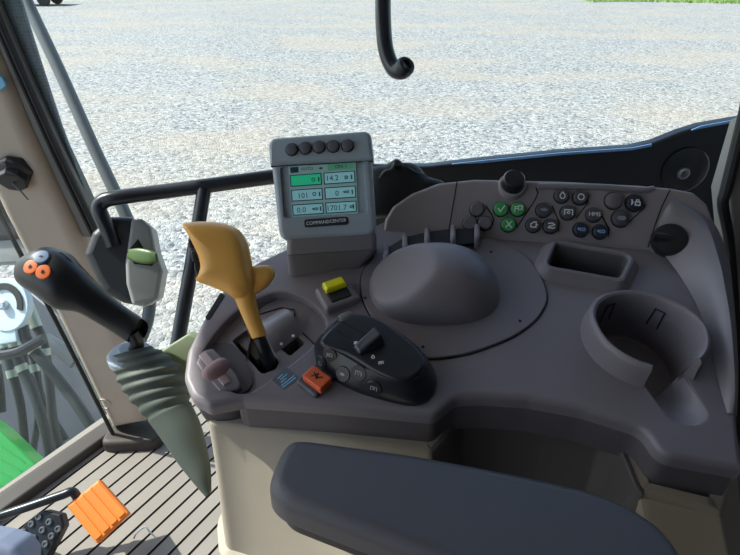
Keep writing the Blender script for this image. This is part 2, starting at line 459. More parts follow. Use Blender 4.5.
# dark edging where the floor meets the front glass
eA = V((-.636, .995, FZ)); eB = V((-.78, .774, FZ)); gdir = (eA - eB).normalized(); gout = V((-gdir.y, gdir.x, 0))
mb = MB(); FE = Frame(eB, gdir, gout)
plate(FE, [(-.5, .012), (.30, .012), (.30, -.036), (-.5, -.05)], 0, .022, .008, mb=mb)
FEo = mb.build('trim_1', M['floor_edge'], wn=True); struct(FEo, 'dark rubber edging between ribbed floor and front glass')

# right-hand front pillar, seals
pl_L = [(110, 432), (55, 320), (0, 215), (-45, 118), (-95, 0), (-150, -130)]
pl_R = [(-80, -130), (-28, 0), (0, 63), (28, 130), (56, 190), (90, 262), (124, 345), (147, 425)]
o = plate(Wd, Wd.uvs(pl_L + pl_R), -.05, .0, .028, seg=5).build('trim_2', M['pillar'], wn=True)
struct(o, 'beige front cab pillar leaning behind the joystick')
p2 = o
o = plate(Wd.shift(.001), rounded(Wd.uvs([(-6, 78), (3, 76), (7, 85), (0, 92), (-6, 90)]), .004), -.004, .003, .001).build('sticker', M['decal'], p2, label='small pale blue sticker')
# collar at the pillar foot
q = Wd.hit(128, 428)
plate(FL, rounded([(q.x - .062, q.y - .035), (q.x + .075, q.y - .025), (q.x + .085, q.y + .06), (q.x - .05, q.y + .07)], .025), 0, .03, .010).build('foot_collar', M['floor_edge'], p2, label='dark rubber collar round the pillar foot', wn=True)
# ring mark on pillar foot
u, v = Wd.uv(104, 404)
tube([Wd.w(u + .014 * math.cos(a), v + .014 * math.sin(a), .001) for a in [i * PI / 8 for i in range(14)]], .0022, 8).build('plug_ring', M['pillar'], p2)
edge = [(-26, -45), (0, 22), (28, 86), (56, 148), (77, 192), (100, 240)]
o = plate(Wd, Wd.uvs([(-44, -40), (-28, 0), (0, 63), (28, 130), (56, 190), (80, 240), (100, 242)] + [(e[0], e[1]) for e in edge[::-1][1:]]), -.045, -.012, .005).build('trim_3', M['strip'], wn=True)
struct(o, 'grey strip along the cab pillar edge')
mb = MB(); tube([Wd.hit(e[0], e[1], -.008) for e in edge], .0052, 8, mb=mb); tube([Wd.hit(e[0] - 5, e[1] + 1, -.006) for e in edge], .0035, 8, mb=mb)
struct(mb.build('trim_4', M['rubber']), 'black rubber seal beside the pillar')
dots = [(-30, -80), (10, 0), (30, 62), (53, 130), (74, 184), (77, 192)]
o = plate(Wd, Wd.uvs(dots + [(e[0], e[1]) for e in edge[::-1][1:]] + [(-60, -80)]), -.034, -.026, .001).build('trim_5', M['dots'])
struct(o, 'grey dotted border of the side window')
# seal of the front glass along the pillar
mb = MB(); tube([Wd.hit(p[0] + 1, p[1], .004) for p in [(112, 434), (55, 321), (0, 216), (-45, 119), (-95, 1)]], .0045, 8, mb=mb)
struct(mb.build('trim_6', M['rubber']), 'black seal where the front glass meets the pillar')

# glass
o = plate(Wd, [(-.62, .2), (.70, .2), (.80, 1.68), (-.80, 1.68)], -.031, -.025, 0, seg=1).build('window_1', M['glass'], smooth=0)
struct(o, 'clear side window of the cab')
G = Frame(eA, gdir, (0, 0, 1))
o = plate(G, [(-1.2, .0), (.012, .0), (-.02, 1.48), (-1.2, 1.48)], -.003, .003, 0, seg=1).build('window_2', M['glass_haze'], smooth=0)
struct(o, 'dusty front glass with painted reflection haze beside the pillar')

# roof: beige lining inside, its front edge is what shades the console
RZ = 1.74; RX = -1.0
mb = MB(); plate(Frame((0, 0, RZ), (1, 0, 0), (0, 1, 0)), [(RX, -1.0), (1.0, -1.0), (1.0, 1.06), (RX, 1.06)], 0, .12, .03, mb=mb)
struct(mb.build('ceiling', M['headliner']), 'beige cab roof lining')

o = plate(Frame((0, -.95, 0), (1, 0, 0), (0, 0, 1)), [(-.75, .2), (1.0, .2), (1.0, 1.74), (-.75, 1.74)], -.04, 0, .005).build('shade_wall_left', M['shade_wall'], wn=True)  # unseen, added to darken the interior; this side is really window
struct(o, 'unseen dark wall added on the far side to shade the cab')
o = plate(Frame((1.0, 0, 0), (0, 1, 0), (0, 0, 1)), [(-.95, .2), (.75, .2), (.75, 1.74), (-.95, 1.74)], 0, .04, .005).build('shade_wall_back', M['shade_wall'], wn=True)  # unseen, added to keep daylight off the console from behind
struct(o, 'unseen dark wall added at the rear to shade the cab')
# black border round the foot of the side window
ft = [(366, 200), (370, 168), (430, 167), (480, 161), (560, 153), (632, 148), (655, 143), (680, 133), (702, 126), (760, 116), (770, 116), (770, 300), (366, 300)]
o = plate(Wd, Wd.uvs(ft), -.022, -.002, .005).build('trim_7', M['frit'], wn=True); struct(o, 'black border along the bottom of the side window')
t7 = o
def eo(p, d): return (p[0], p[1] + d)
for pth in ([(452, 164), (480, 161), (560, 153), (632, 148), (652, 144)], [(692, 130), (702, 126), (738, 119.5), (760, 116)]):  # strips whose blue stands in for sky reflected off the glass edge
    plate(Wd, Wd.uvs(pth + [(p[0], p[1] + (.8 + 1.6 * (i > 0))) for i, p in list(enumerate(pth))[::-1]]), -.003, -.0006, 0, seg=1).build('sky_sheen_edge', M['sky_sheen'], t7, label='thin edge with sky reflection painted blue')
u, v = Wd.uv(685, 170)
k = Wd.scale(685, 170)
lathe(Wd.w(u, v, -.002), Wd.n, [(23 * k, 0), (23 * k, .004), (21 * k, .006), (0, .006)], 36).build('round_cap', M['frit'], t7, label='round black cap')
lathe(Wd.hit(683, 173, .004), Wd.n, [(6 * k, 0), (6 * k, .004), (4 * k, .006), (2.5 * k, .003), (0, .003)], 14).build('screw', M['pole'], t7, label='grey screw head')
GP = Frame((.5, .66, .8), (1, 0, 0), (0, .25, 1))
o = plate(GP, GP.uvs([(750, 120), (729, 190), (733, 240), (737, 300), (739, 430), (730, 480), (722, 565)]) + [(GP.uv(722, 565)[0], -.6), (.30, -.6), (.30, .38)], -.04, 0, .006).build('wall_right', M['greypanel'], wn=True)
struct(o, 'light grey side panel beside the console end')
mb = MB(); tube([GP.hit(x, y, .006) for x, y in ((752, 80), (746, 110), (736, 150), (726, 190), (723, 205), (729, 240), (734, 300), (736.5, 360), (737, 430), (729, 480), (719, 570))], lambda t: .0085 - .004 * t, 10, mb=mb)
struct(mb.build('trim_8', M['rubber']), 'black seal down the rear edge of the side window')

# ================================================================== CONSOLE
CON = thing('control_console', 'brown-grey tractor console with cup holder, button panel and storage bin', 'console', D.hit(470, 330))
near = [(209, 406), (243, 399), (330, 405), (436, 415), (456, 397), (485, 396), (530, 399), (584, 409), (645, 428), (662, 455), (745, 470)]
left = [(183, 378), (187, 350), (205, 315), (222, 291), (240, 272), (258, 261), (290, 246)]
outl = near + [(739, 430), (737, 380), (735, 320), (731, 280), (722, 240), (712, 215), (395, 215), (360, 232)] + left[::-1] + [(192, 397)]
du = D.uvs(outl)
rad = [.008, .004, 0, .014, .02, .02, .05, .05, .02, .02, .004, .02, 0, 0, .02, .02, .02, .01, .03] + [.03] * 7 + [.02]
deck_out = rounded(du, rad[:len(du)], 6)
# cup holder keyhole
cc = D.uv(640, 341, 0); CR = .0500
tip = D.uv(694, 424); a_tip = math.atan2(tip[1] - cc[1], tip[0] - cc[0])
key = []
for i in range(41):
    a = a_tip + .42 + (2 * PI - .84) * i / 40
    key.append((cc[0] + CR * math.cos(a), cc[1] + CR * math.sin(a)))
dx, dy = math.cos(a_tip), math.sin(a_tip)
def RW(t): return (.0235 - .004 * t) * (1 if t < .75 else math.sqrt(max(.03, 1 - ((t - .75) / .25) ** 2)))
_sd = V((-dy, dx)); _L = (V(tip) - V(cc)).length
for side, ts in ((-1, [k / 12 for k in range(1, 13)]), (1, [k / 12 for k in range(12, 0, -1)])):
    for t in ts:
        p = V(cc) + V((dx, dy)) * (.043 + t * (_L - .0415)) + _sd * side * RW(t); key.append((p.x, p.y))
# pocket
pk = rounded(D.uvs([(556, 244), (630, 257), (619, 278), (547, 265)], .0), .006, 4)
# shifter dish
dish_px = [(200, 363), (212, 338), (232, 315), (257, 299), (280, 292), (304, 298), (322, 314), (325, 328), (314, 343), (292, 362), (262, 384), (246, 392), (228, 388)]
dish = [tuple(p) for p in spline([V(q) for q in D.uvs(dish_px)], 4, True)]
mb = plate(D, deck_out, -.05, 0, .006, holes=[(key, -.06, .002), (pk, -.04, .001), (dish, -.012, .004)], seg=4, bottom=False, wall=(0, .002, -.010))
mb.build('deck', M['deck'], CON, wn=True)
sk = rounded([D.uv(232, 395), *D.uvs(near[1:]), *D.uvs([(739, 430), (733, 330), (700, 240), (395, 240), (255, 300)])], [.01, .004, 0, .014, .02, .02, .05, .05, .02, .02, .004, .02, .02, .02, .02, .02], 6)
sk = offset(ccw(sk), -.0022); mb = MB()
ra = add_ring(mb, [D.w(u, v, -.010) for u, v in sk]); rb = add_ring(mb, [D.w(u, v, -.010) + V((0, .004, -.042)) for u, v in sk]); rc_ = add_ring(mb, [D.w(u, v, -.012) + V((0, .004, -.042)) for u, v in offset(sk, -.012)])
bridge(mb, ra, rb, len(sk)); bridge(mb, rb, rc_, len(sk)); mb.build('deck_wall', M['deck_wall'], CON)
# hidden slot moulded in the flange
plate(D, rounded(D.uvs([(205, 318), (209, 321), (225, 296), (221, 292)]), .003), -.002, .0006, .0003).build('flange_slot', M['seam'], CON)
# skirt under the front end
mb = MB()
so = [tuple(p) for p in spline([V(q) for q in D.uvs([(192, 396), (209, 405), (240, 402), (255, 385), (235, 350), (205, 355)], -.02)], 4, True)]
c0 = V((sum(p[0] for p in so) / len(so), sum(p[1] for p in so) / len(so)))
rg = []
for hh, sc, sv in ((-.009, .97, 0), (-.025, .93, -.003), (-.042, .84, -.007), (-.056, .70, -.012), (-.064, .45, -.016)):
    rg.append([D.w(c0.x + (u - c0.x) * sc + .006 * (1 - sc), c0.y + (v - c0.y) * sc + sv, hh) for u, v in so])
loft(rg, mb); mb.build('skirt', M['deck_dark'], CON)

# lower body with the bin notch
ln = [(208, 424), (242, 428), (330, 440), (432, 453), (442, 442), (461, 412), (500, 410), (545, 416), (605, 432), (621, 449), (639, 494), (722, 515)]
lu = LIP.uvs(ln)
body = rounded(lu + [LIP.uv(738, 470), LIP.uv(735, 330), LIP.uv(640, 265), LIP.uv(330, 300), LIP.uv(232, 345), LIP.uv(204, 395)], [.012, .004, 0, .01, .01, .014, .04, .04, .015, .02, .014, .004, .02, .02, .02, .02, .03, .03], 5)
mb = MB(); P = ccw(body); n = len(P)
_ca, _cb = V(LIP.uv(432, 453)), V(LIP.uv(639, 494)); _cn = V((-(_cb - _ca).y, (_cb - _ca).x)).normalized()
def notch(p): return _ca.x - .002 < p[0] < _cb.x + .002 and .002 < (V(p) - _ca).dot(_cn) < .09
r = []
for k in range(4):
    a = k / 3 * PI / 2
    r.append(add_ring(mb, [LIP.w(u, v, -.005 + .005 * math.cos(a)) for u, v in offset(P, -.005 + .005 * math.sin(a))]))
for zz, fl, sy in ((.735, .0, -.03), (.60, .004, -.14), (.595, .012, -.147), (.20, .03, -.20)):
    r.append(add_ring(mb, [V((LIP.w(u, v).x, LIP.w(u, v).y + (0 if notch((u, v)) else sy) * max(0, min(1, (.50 - LIP.w(u, v).y) / .12)) * max(.1, min(1, (LIP.w(u, v).x + .17) / .27)), zz)) for u, v in offset(P, fl)]))
r.insert(0, add_ring(mb, [LIP.w(u, v, 0) for u, v in offset(P, -.014)]))
for i in range(len(r) - 1): bridge(mb, r[i], r[i + 1], n)
mb.build('side_panel', M['beige'], CON, label='beige side panel below the deck', wn=True)
# bin liner: dark walls standing in the notch, with a floor
mb = MB(); nidx = [k for k in range(n) if notch(P[k])]
st_ = next(k for k in nidx if (k - 1) % n not in nidx); run = []
k = st_
while k % n in nidx: run.append(k % n); k += 1
run = [(run[0] - 1) % n] + run + [(run[-1] + 1) % n]
rows = []
for off, dz in ((-.004, .0006), (.0, .0009), (.0012, .0), (.002, -.01), (.010, -.07), (.016, -.095), (.026, -.105)):
    q = offset(P, off); rows.append([LIP.w(*q[k]) + V((0, 0, dz)) for k in run])
ids = [add_ring(mb, q) for q in rows]
for i in range(len(ids) - 1): bridge(mb, ids[i], ids[i + 1], len(run), False)
last = rows[-1]; k0 = add_ring(mb, [*last, last[-1] + V((0, -.10, -.02)), last[0] + V((0, -.10, -.02))]); fill(mb, [(k0, len(run) + 2)])
mb.build('storage_bin', M['bin'], CON, label='dark open storage bin')

# light bolster sweeping round the end
inn = [B.hit(664, 212, .001), B.hit(655, 238, .001), D.hit(680, 276, .001), D.hit(697, 306, .001), D.hit(707, 335, .001), D.hit(715, 368, .001), D.hit(721, 392, .001), D.hit(727, 413, .001)]
crs = [B.hit(672, 200, .004), B.hit(704, 222, .012), D.hit(718, 256, .028), D.hit(726, 293, .028), D.hit(731, 325, .024), D.hit(734, 362, .018), D.hit(735, 390, .010), D.hit(734, 414, .002)]
skt = [B.hit(676, 196, -.004), B.hit(711, 219, -.004), D.hit(728, 256, .0), D.hit(733, 293, -.004), D.hit(736, 325, -.004), D.hit(738, 362, -.004), D.hit(738, 390, -.004), D.hit(737, 416, -.004)]
I, Cc, K = spline(inn, 6), spline(crs, 6), spline(skt, 6)
mb = MB(); rr = []
for t in (0, .2, .4, .6, .8, 1): rr.append([a.lerp(b, t) + D.n * .006 * math.sin(t * PI) * min(1, (a - b).length / .03) for a, b in zip(I, Cc)])
for t in (.3, .6, 1): rr.append([a.lerp(b, t) for a, b in zip(Cc, K)])
loft(rr, mb, cap=False, closed=False); mb.build('end_bolster', M['deck_light'], CON)

# button panel
po = rounded(B.uvs([(383, 236), (385, 219), (393, 206), (412, 193), (438, 183), (475, 179), (560, 181), (640, 185), (672, 188), (694, 192), (708, 204), (716, 225), (722, 259)]), [0, .012, .012, .02, .03, .03, .05, .03, .02, .012, .012, .02, 0], 5)
plate(B, po, -.045, 0, .005, seg=4).build('button_panel', M['panel'], CON, wn=True)
# ledge on the panel's top edge
mb = MB(); L1 = [B.hit(538, 186, .001), B.hit(600, 187, .001), B.hit(640, 190, .001), B.hit(653, 189, -.003)]
tube(L1, .0042, 10, mb=mb); mb.build('panel_ledge', M['deck_light'], CON)
def grooves(fr, lines, w=1.1, name='panel_seam', h=.0):
    for ln in lines: strokes(fr, [fr.uvs(ln)], w * fr.scale(*ln[0]), -.001 + h, .0004 + h).build(name, M['seam'], CON)
grooves(B, [[(457, 182), (454, 200), (449, 229)], [(486, 206), (492, 215), (494, 220), (490, 229)], [(536, 188), (538, 193), (535, 200), (517, 227)], [(552, 206), (559, 222), (558, 231)],
            [(588, 200), (587, 204), (576, 218)], [(602, 216), (609, 229), (608, 236)], [(645, 204), (644, 208), (628, 223)], [(670, 190), (662, 206), (655, 225), (648, 247)]])
# push buttons
kb = B.scale(550, 215)
def sym_lines(kind):
    S_ = {
        'check': [[(-.45, .0), (-.12, -.42), (.45, .48)]],
        'cross': [[(-.38, .45), (.38, -.45)], [(-.38, -.45), (.38, .45)]],
        'flag': [[(-.5, -.42), (-.5, .3), (.0, .3), (.0, -.3), (.0, .42), (.5, .42), (.5, -.1), (.1, -.1)], [(-.5, 0), (0, 0)]],
        'axle': [[(-.5, 0), (.5, 0)], [(-.2, .18), (-.2, -.18)], [(.05, .2), (.05, -.2)], [(.3, .15), (.3, -.15)]],
        'loop': [[(-.4, -.35), (-.45, .1), (0, .4), (.3, .4), (.3, -.35), (-.4, -.35)], [(.3, 0), (.5, 0)]],
        'hitch': [[(-.45, .3), (.1, .4), (.45, .15), (-.3, -.1), (-.45, -.3), (.2, -.35), (.45, -.25)]],
        'lamp': [[(0, .5), (.3, .1), (.35, -.2), (.15, -.45), (-.15, -.45), (-.35, -.2), (-.3, .1), (0, .5)]],
        'ring': [[(.42 * math.cos(a * PI / 6), .42 * math.sin(a * PI / 6)) for a in range(13)]],
        'camera': [[(-.55, -.35), (-.55, .35), (.55, .35), (.55, -.35)], [(.18 * math.cos(a * PI / 4), .18 * math.sin(a * PI / 4) - .05) for a in range(9)]],
        'lock': [[(-.05, -.35), (.5, -.35), (.5, .05), (-.05, .05), (-.05, -.35)], [(.05, .05), (.08, .32), (.35, .32), (.38, .05)], [(-.5, .3), (-.4, .1)], [(-.5, -.3), (-.4, -.1)], [(-.5, 0), (-.35, 0)]],
        'arrow': [[(-.5, 0), (.5, 0)], [(-.25, .2), (-.5, 0), (-.25, -.2)], [(-.15, .18), (.3, .18), (.3, -.18), (-.15, -.18)]],
        'gear': [[(-.55, .05), (-.3, .05)], [(-.42, .18), (-.42, -.1)], [(-.1, .2), (-.25, -.1), (-.05, -.2)]] + [[(.3 + .2 * math.cos(a * PI / 4), .2 * math.sin(a * PI / 4)) for a in range(9)]],
    }
    return S_[kind]
def push_button(px, py, mat, kind, smat='sym', label=None, r=6.9, fr=B, parent=None, name='push_button'):
    u, v = fr.uv(px, py, .004); R = r * kb
    lathe(fr.w(u, v, -.001), fr.n, [(R * 1.14, 0), (R * 1.14, .0022), (R * 1.04, .003)], 26, cap=False, mb=(mm := MB()), mi=1)
    lathe(fr.w(u, v, 0), fr.n, [(R * 1.03, -.001), (R * 1.03, .004), (R * .97, .0058), (R * .85, .0066), (0, .0066)], 26, mb=mm)
    o = mm.build(name, [mat, M['seam']], parent or CON, label=label)
    if kind:
        m2 = MB()
        if kind.isupper(): text(fr, kind, u, v, R * .85, .0066, m2, bold=0)
        else: strokes(fr, [[(u + x * R, v + y * R) for x, y in ln] for ln in sym_lines(kind)], R * .15, .006, .0069, m2)
        m2.build('button_symbol', M[smat], o)
    return o
for px, py in ((477, 209), (470, 223), (485, 223)): push_button(px, py, M['btn_blank'], None, label='blank grey button', r=6.7)
push_button(501, 209, M['btn_green'], 'check', label='green button with a white tick')
push_button(518, 209, M['btn_green'], 'flag', label='green button with a white branching arrow')
push_button(508.5, 224.5, M['btn_green'], 'cross', label='green button with a white cross')
push_button(543.5, 210, M['btn'], 'axle', 'sym_grey'); push_button(533.5, 225, M['btn'], 'loop'); push_button(551, 226, M['btn'], 'hitch')
push_button(562, 195.7, M['btn'], 'lamp'); push_button(580.5, 197.3, M['btn'], 'ring'); push_button(568, 212.5, M['btn'], 'camera')
push_button(594, 214.6, M['btn'], 'HMS', label='grey button with white HMS lettering')
push_button(581, 229.5, M['btn_dark'], 'gear', 'sym_blue', label='navy button with a pale blue symbol'); push_button(600.5, 231.6, M['btn_dark'], 'gear', 'sym_blue', label='navy button with a pale blue symbol')
push_button(614, 200.5, M['btn_blank'], None, label='blank grey button', r=8)
push_button(635, 202.7, M['btn_dark'], 'lock', label='navy button with a white padlock', r=8); push_button(621, 218.3, M['btn'], 'arrow', 'sym_grey', r=8)
# rotary knob on the panel's crest
kc = B.hit(512, 186, 0); kax = (B.n * .75 + V((0, 0, 1)) * .45).normalized()
lathe(kc - kax * .012, kax, [(.0175, 0), (.0175, .014), (.0165, .016), (.0145, .016)], 30).build('knob_collar', M['panel'], CON)
o = lathe(kc, kax, [(.0142, 0), (.0142, .012), (.0138, .015), (.012, .0175), (0, .0185)], 30).build('rotary_knob', M['black_gloss'], CON, label='black rotary knob')
# power socket cap
sc0 = B.hit(668, 243, .0); sax = (B.n * .7 + D.n * .3 - V((.25, 0, 0))).normalized()
lathe(sc0 - sax * .006, sax, [(.030, 0), (.028, .006), (.025, .009), (.021, .010)], 30).build('socket_rim', M['deck_light'], CON)
mb = lathe(sc0, sax, [(.0205, 0), (.0205, .014), (.019, .018), (.010, .0195), (0, .0195)], 28)
sf = Frame(sc0 + sax * .008, V((-.96, 0, -.1)), UP)
tube([sc0 + sax * .012, sc0 + sax * .012 + at(649, 238, .65) - at(667, 242, .65)], lambda t: .0085 - .003 * t, 10, mb=mb, sub=0)
mb.build('socket_cap', M['black'], CON, label='black socket cap with a pull tab')

# pocket rim and tray
def loop_at(pxs, r): return rounded(pxs, r, 5)
i0 = D.uvs([(556, 244), (630, 257), (619, 279), (547, 266)], .010)
rin = ccw(rounded(i0, .007, 5)); nn_ = len(rin)
mb = MB(); rgs = []
for off, hh in ((.016, -.001), (.012, .004), (.0075, .009), (.006, .0115), (.003, .0125), (.001, .0115), (0, .009), (-.001, -.03)):
    rgs.append([D.w(u, v, hh) for u, v in offset(rin, off)])
ids = [add_ring(mb, q) for q in rgs]
for i in range(len(ids) - 1): bridge(mb, ids[i], ids[i + 1], nn_, mi=1 if i >= 6 else 0)
fill(mb, [(ids[-1], nn_)], 1)
mb.build('pocket_rim', [M['deck'], M['bin']], CON, label='small rectangular pocket with a raised rim')

# cup holder ring: open at one side
mb = MB(); gap = .46; nseg = 54
prof = [(.0615, -.002), (.0605, .004), (.0588, .018), (.0588, .024), (.0572, .0275), (.0547, .029), (.0522, .0275), (.0508, .024), (.0505, .0), (.048, -.050), (.044, -.054)]
rows = []
for i in range(nseg + 1):
    t = i / nseg; a = a_tip + gap + (2 * PI - 2 * gap) * t
    # the ring sinks a little towards the rear of the deck
    rows.append([D.w(cc[0] + rr_ * math.cos(a), cc[1] + rr_ * math.sin(a), hh if hh < 0 else hh * (1 - .35 * max(0, math.sin(a)))) for rr_, hh in prof])
ids = [add_ring(mb, q) for q in rows]
for i in range(nseg): bridge(mb, ids[i], ids[i + 1], len(prof), False)
for s in (ids[0], ids[-1]): mb.f.append(tuple(s + k for k in range(len(prof)))); mb.m.append(0)
kf = add_ring(mb, [D.w(u, v, -.052) for u, v in circle(cc[0], cc[1], .0495, 36)]); fill(mb, [(kf, 36)])
cup = mb.build('cup_holder', M['deck'], CON, label='round cup holder open on one side')
# spring clips marks inside
for ap in (PI * .62, PI * .27):
    m2 = MB()
    def cpt(a, h): return D.w(cc[0] + .0497 * math.cos(a), cc[1] + .0497 * math.sin(a), h)
    tube([cpt(ap - .12, -.02), cpt(ap - .10, .006), cpt(ap + .10, .006), cpt(ap + .12, -.02)], .0009, 6, mb=m2, sub=0)
    m2.build('clip_mark', M['seam'], cup)
# ramp from the cup to the deck
mb = MB(); rr = []
sd = V((-dy, dx)); LR_ = (V(tip) - V(cc)).length
for t in [i / 16 for i in range(17)]:
    p = V(cc) + V((dx, dy)) * (.043 + t * (LR_ - .0415))
    hb = -.048 * (1 - t) ** 1.3 - .0015; wd_ = RW(t)
    rr.append([D.w(p.x + sd.x * wd_ * s, p.y + sd.y * wd_ * s, min(-.0006, hb + abs(s) ** 2.5 * (-hb) * .97)) for s in (-1.12, -.95, -.7, -.45, -.2, 0, .2, .45, .7, .95, 1.12)])
loft(rr, mb, cap=False, closed=False); mb.build('cup_ramp', M['deck_light'], CON)

# lever cover: oval screwed-down panel with a swelling hump
ov = [tuple(p) for p in spline([V(q) for q in D.uvs([(478, 240), (505, 246), (530, 262), (546, 293), (540, 315), (520, 333), (490, 347), (455, 357), (420, 358), (392, 340), (370, 315), (361, 290), (366, 268), (392, 250)])], 5, True)]
plate(D, offset(ccw(ov), .0016), -.001, .0006, .0002, seg=1).build('cover_seam', M['seam'], CON)
plate(D, ov, -.001, .003, .0014).build('lever_cover', M['deck'], CON, wn=True)
for px, py in ((491, 252), (365, 298), (423, 347), (520, 321)):
    u, v = D.uv(px, py, .003)
    lathe(D.w(u, v, .0024), D.n, [(.0017, 0), (.0017, .0012), (0, .0012)], 10).build('cover_screw', M['slot'], CON)
hc = D.uv(434, 290); ha, hb_, HH = .0745, .056, .050
fc = D.uv(396, 288, .024)
def hump_h(u, v):
    x, y = (u - hc[0]) / ha, (v - hc[1]) / hb_
    rr_ = min(1, (abs(x) ** 2.4 + abs(y) ** 2.4) ** (1 / 2.4))
    h = HH * (1 - rr_ ** 2.6) ** .72
    fx, fy = u - fc[0], v - fc[1]
    pl_ = .0225 + .62 * fx + .06 * fy           # slanting flat facet
    k = .0016; d = h - pl_
    return (h if d < -k * 4 else pl_ if d > k * 4 else -k * math.log(math.exp(-h / k) + math.exp(-pl_ / k)))
mb = MB(); nr, na = 26, 72; ctr = add_ring(mb, [D.w(hc[0], hc[1], hump_h(*hc) + .003)]); prev = None
for i in range(1, nr + 1):
    q = (i / nr) ** .75; pts = []
    for k in range(na):
        a = 2 * PI * k / na; ca, sa = math.cos(a), math.sin(a); f = (abs(ca) ** 2.4 + abs(sa) ** 2.4) ** (-1 / 2.4)
        u = hc[0] + ha * q * f * ca; v = hc[1] + hb_ * q * f * sa; pts.append(D.w(u, v, max(0, hump_h(u, v)) + (.003 if i < nr else .0015)))
    cur = add_ring(mb, pts)
    if prev is None: mb.f += [(ctr, cur + k, cur + (k + 1) % na) for k in range(na)]; mb.m += [0] * na
    else: bridge(mb, prev, cur, na)
    prev = cur
mb.build('hand_rest', M['deck'], CON, smooth=60, label='smooth humped hand rest')
# lever slots behind the hump
mb = MB(); sl = [(386, 245), (405, 238), (427, 233), (453, 230), (477, 229)]
base = [D.hit(p[0], p[1] + 14, .014) for p in sl]; top = [B.hit(p[0], p[1] - 1, .006) for p in sl]
for i in range(4):
    q = [base[i], base[i + 1], top[i + 1], top[i]]; bk = [p - B.n * .014 for p in q]
    mb.add(q + bk, [(0, 1, 2, 3), (0, 1, 5, 4), (1, 2, 6, 5), (2, 3, 7, 6), (3, 0, 4, 7), (4, 5, 6, 7)])
mb.build('lever_slots', M['slot'], CON, label='row of dark lever slots')
for i, p in enumerate(sl):
    m2 = MB(); x, y = p
    tube([D.hit(x, y + 18, .008), D.hit(x, y + 8, .022), B.hit(x, y + 1, .015), B.hit(x, y - 3, .008)], .0034, 10, mb=m2)
    m2.build('slot_rib', M['deck_light'], CON)

# shifter gate in the dish
DS = D.shift(-.012)
s1 = rounded(D.uvs([(232, 341), (247, 329), (257, 339), (272, 352), (279, 362), (275, 369), (262, 374)], -.012), .004, 3)
s2 = rounded(D.uvs([(279, 347), (296, 335), (305, 343), (290, 356)], -.012), .003, 3)
din = offset(ccw(dish), .003)
mb = plate(DS, din, -.008, 0, .001, holes=[(s1, -.03, .001, 1), (s2, -.03, .001, 1)], bottom=False)
mb.build('shift_gate', [M['deck'], M['slot']], CON, label='recessed shift gate with two black slots', wn=True)
plate(DS, rounded(D.uvs([(236, 341), (247, 332), (268, 352), (257, 362)], -.02), .003), -.02, -.006, .002).build('slot_shutter', M['strip'], CON, label='grey sliding shutter in the slot')
# curved drum between the slots
mb = MB(); dp = D.uvs([(252, 325), (283, 307), (303, 331), (275, 352)], -.008)
a_, b_, c_, d_ = [V(p) for p in dp]; rr = []
for i in range(15):
    t = i / 14; row = []
    for j in range(12):
        s = j / 11; p = (a_.lerp(d_, t)).lerp(b_.lerp(c_, t), s)
        row.append(DS.w(p.x, p.y, .016 * math.sin(PI * min(1, max(0, t * .9 + .05))) * (1 - .2 * abs(s - .5)) - .001))
    rr.append(row)
loft(rr, mb, cap=False, closed=False); e0, e1 = [], []
mb.build('shift_drum', M['deck_light'], CON, label='smooth curved drum between the slots')
for px, py in ((281, 342), (293, 334)):
    u, v = D.uv(px, py, -.004)
    lathe(D.w(u, v, -.008), D.n, [(.0017, 0), (.0017, .0012), (0, .0016)], 10).build('gate_dot', M['sym'], CON, label='white dot')
grooves(D, [[(243, 318), (256, 308), (280, 301), (293, 303), (294, 308), (288, 313), (314, 338)]], .8, 'gate_seam', -.011)

# small sticker with text
sp = D.uvs([(272, 380), (286, 367), (300, 378), (284, 390)])
plate(D, sp, -.001, .0004, 0, seg=1).build('sticker', M['sticker'], CON, label='small dark sticker with pale blue lettering')
# (lettering too small to read: thin rules)
sa, sb, scn, sdn = [V(p) for p in sp]; mb = MB(); random.seed(3)
for t, w0, w1 in ((.2, .25, .6), (.36, .3, .75), (.52, .2, .55), (.70, .08, .9), (.84, .05, .85)):
    p0 = sb.lerp(scn, t); p1 = sa.lerp(sdn, t); x = w0
    while x < w1:
        y = min(w1, x + random.uniform(.05, .12)); strokes(D, [[tuple(p1.lerp(p0, x)), tuple(p1.lerp(p0, y))]], .0009, .0003, .0007, mb); x = y + .04
mb.build('sticker_lettering', M['sym_cyan'], CON)

# orange rocker
RB = rounded(D.uvs([(295, 383), (317, 364), (336, 379), (316, 400)]), .005)
o = plate(D, RB, -.002, .005, .003).build('rocker_switch', M['btn'], CON, wn=True)
RF = Frame(D.hit(317, 380, .006), D.hit(331, 379, .006) - D.hit(312, 365, .006), D.hit(318, 367, .006) - D.hit(299, 381, .006))
r1 = plate(RF, rounded([(-.012, -.0085), (.013, -.0085), (.013, .0085), (-.012, .0085)], .002), -.003, .006, .0018).build('rocker', M['switch_orange'], o, label='orange rocker', wn=True)
m2 = MB(); strokes(RF, [[(-.004, -.003), (-.001, .0035), (.001, -.001), (.005, .003)], [(-.005, .002), (.002, -.002)]], .0014, .0055, .0063, m2); m2.build('rocker_symbol', M['sym_dark'], o)
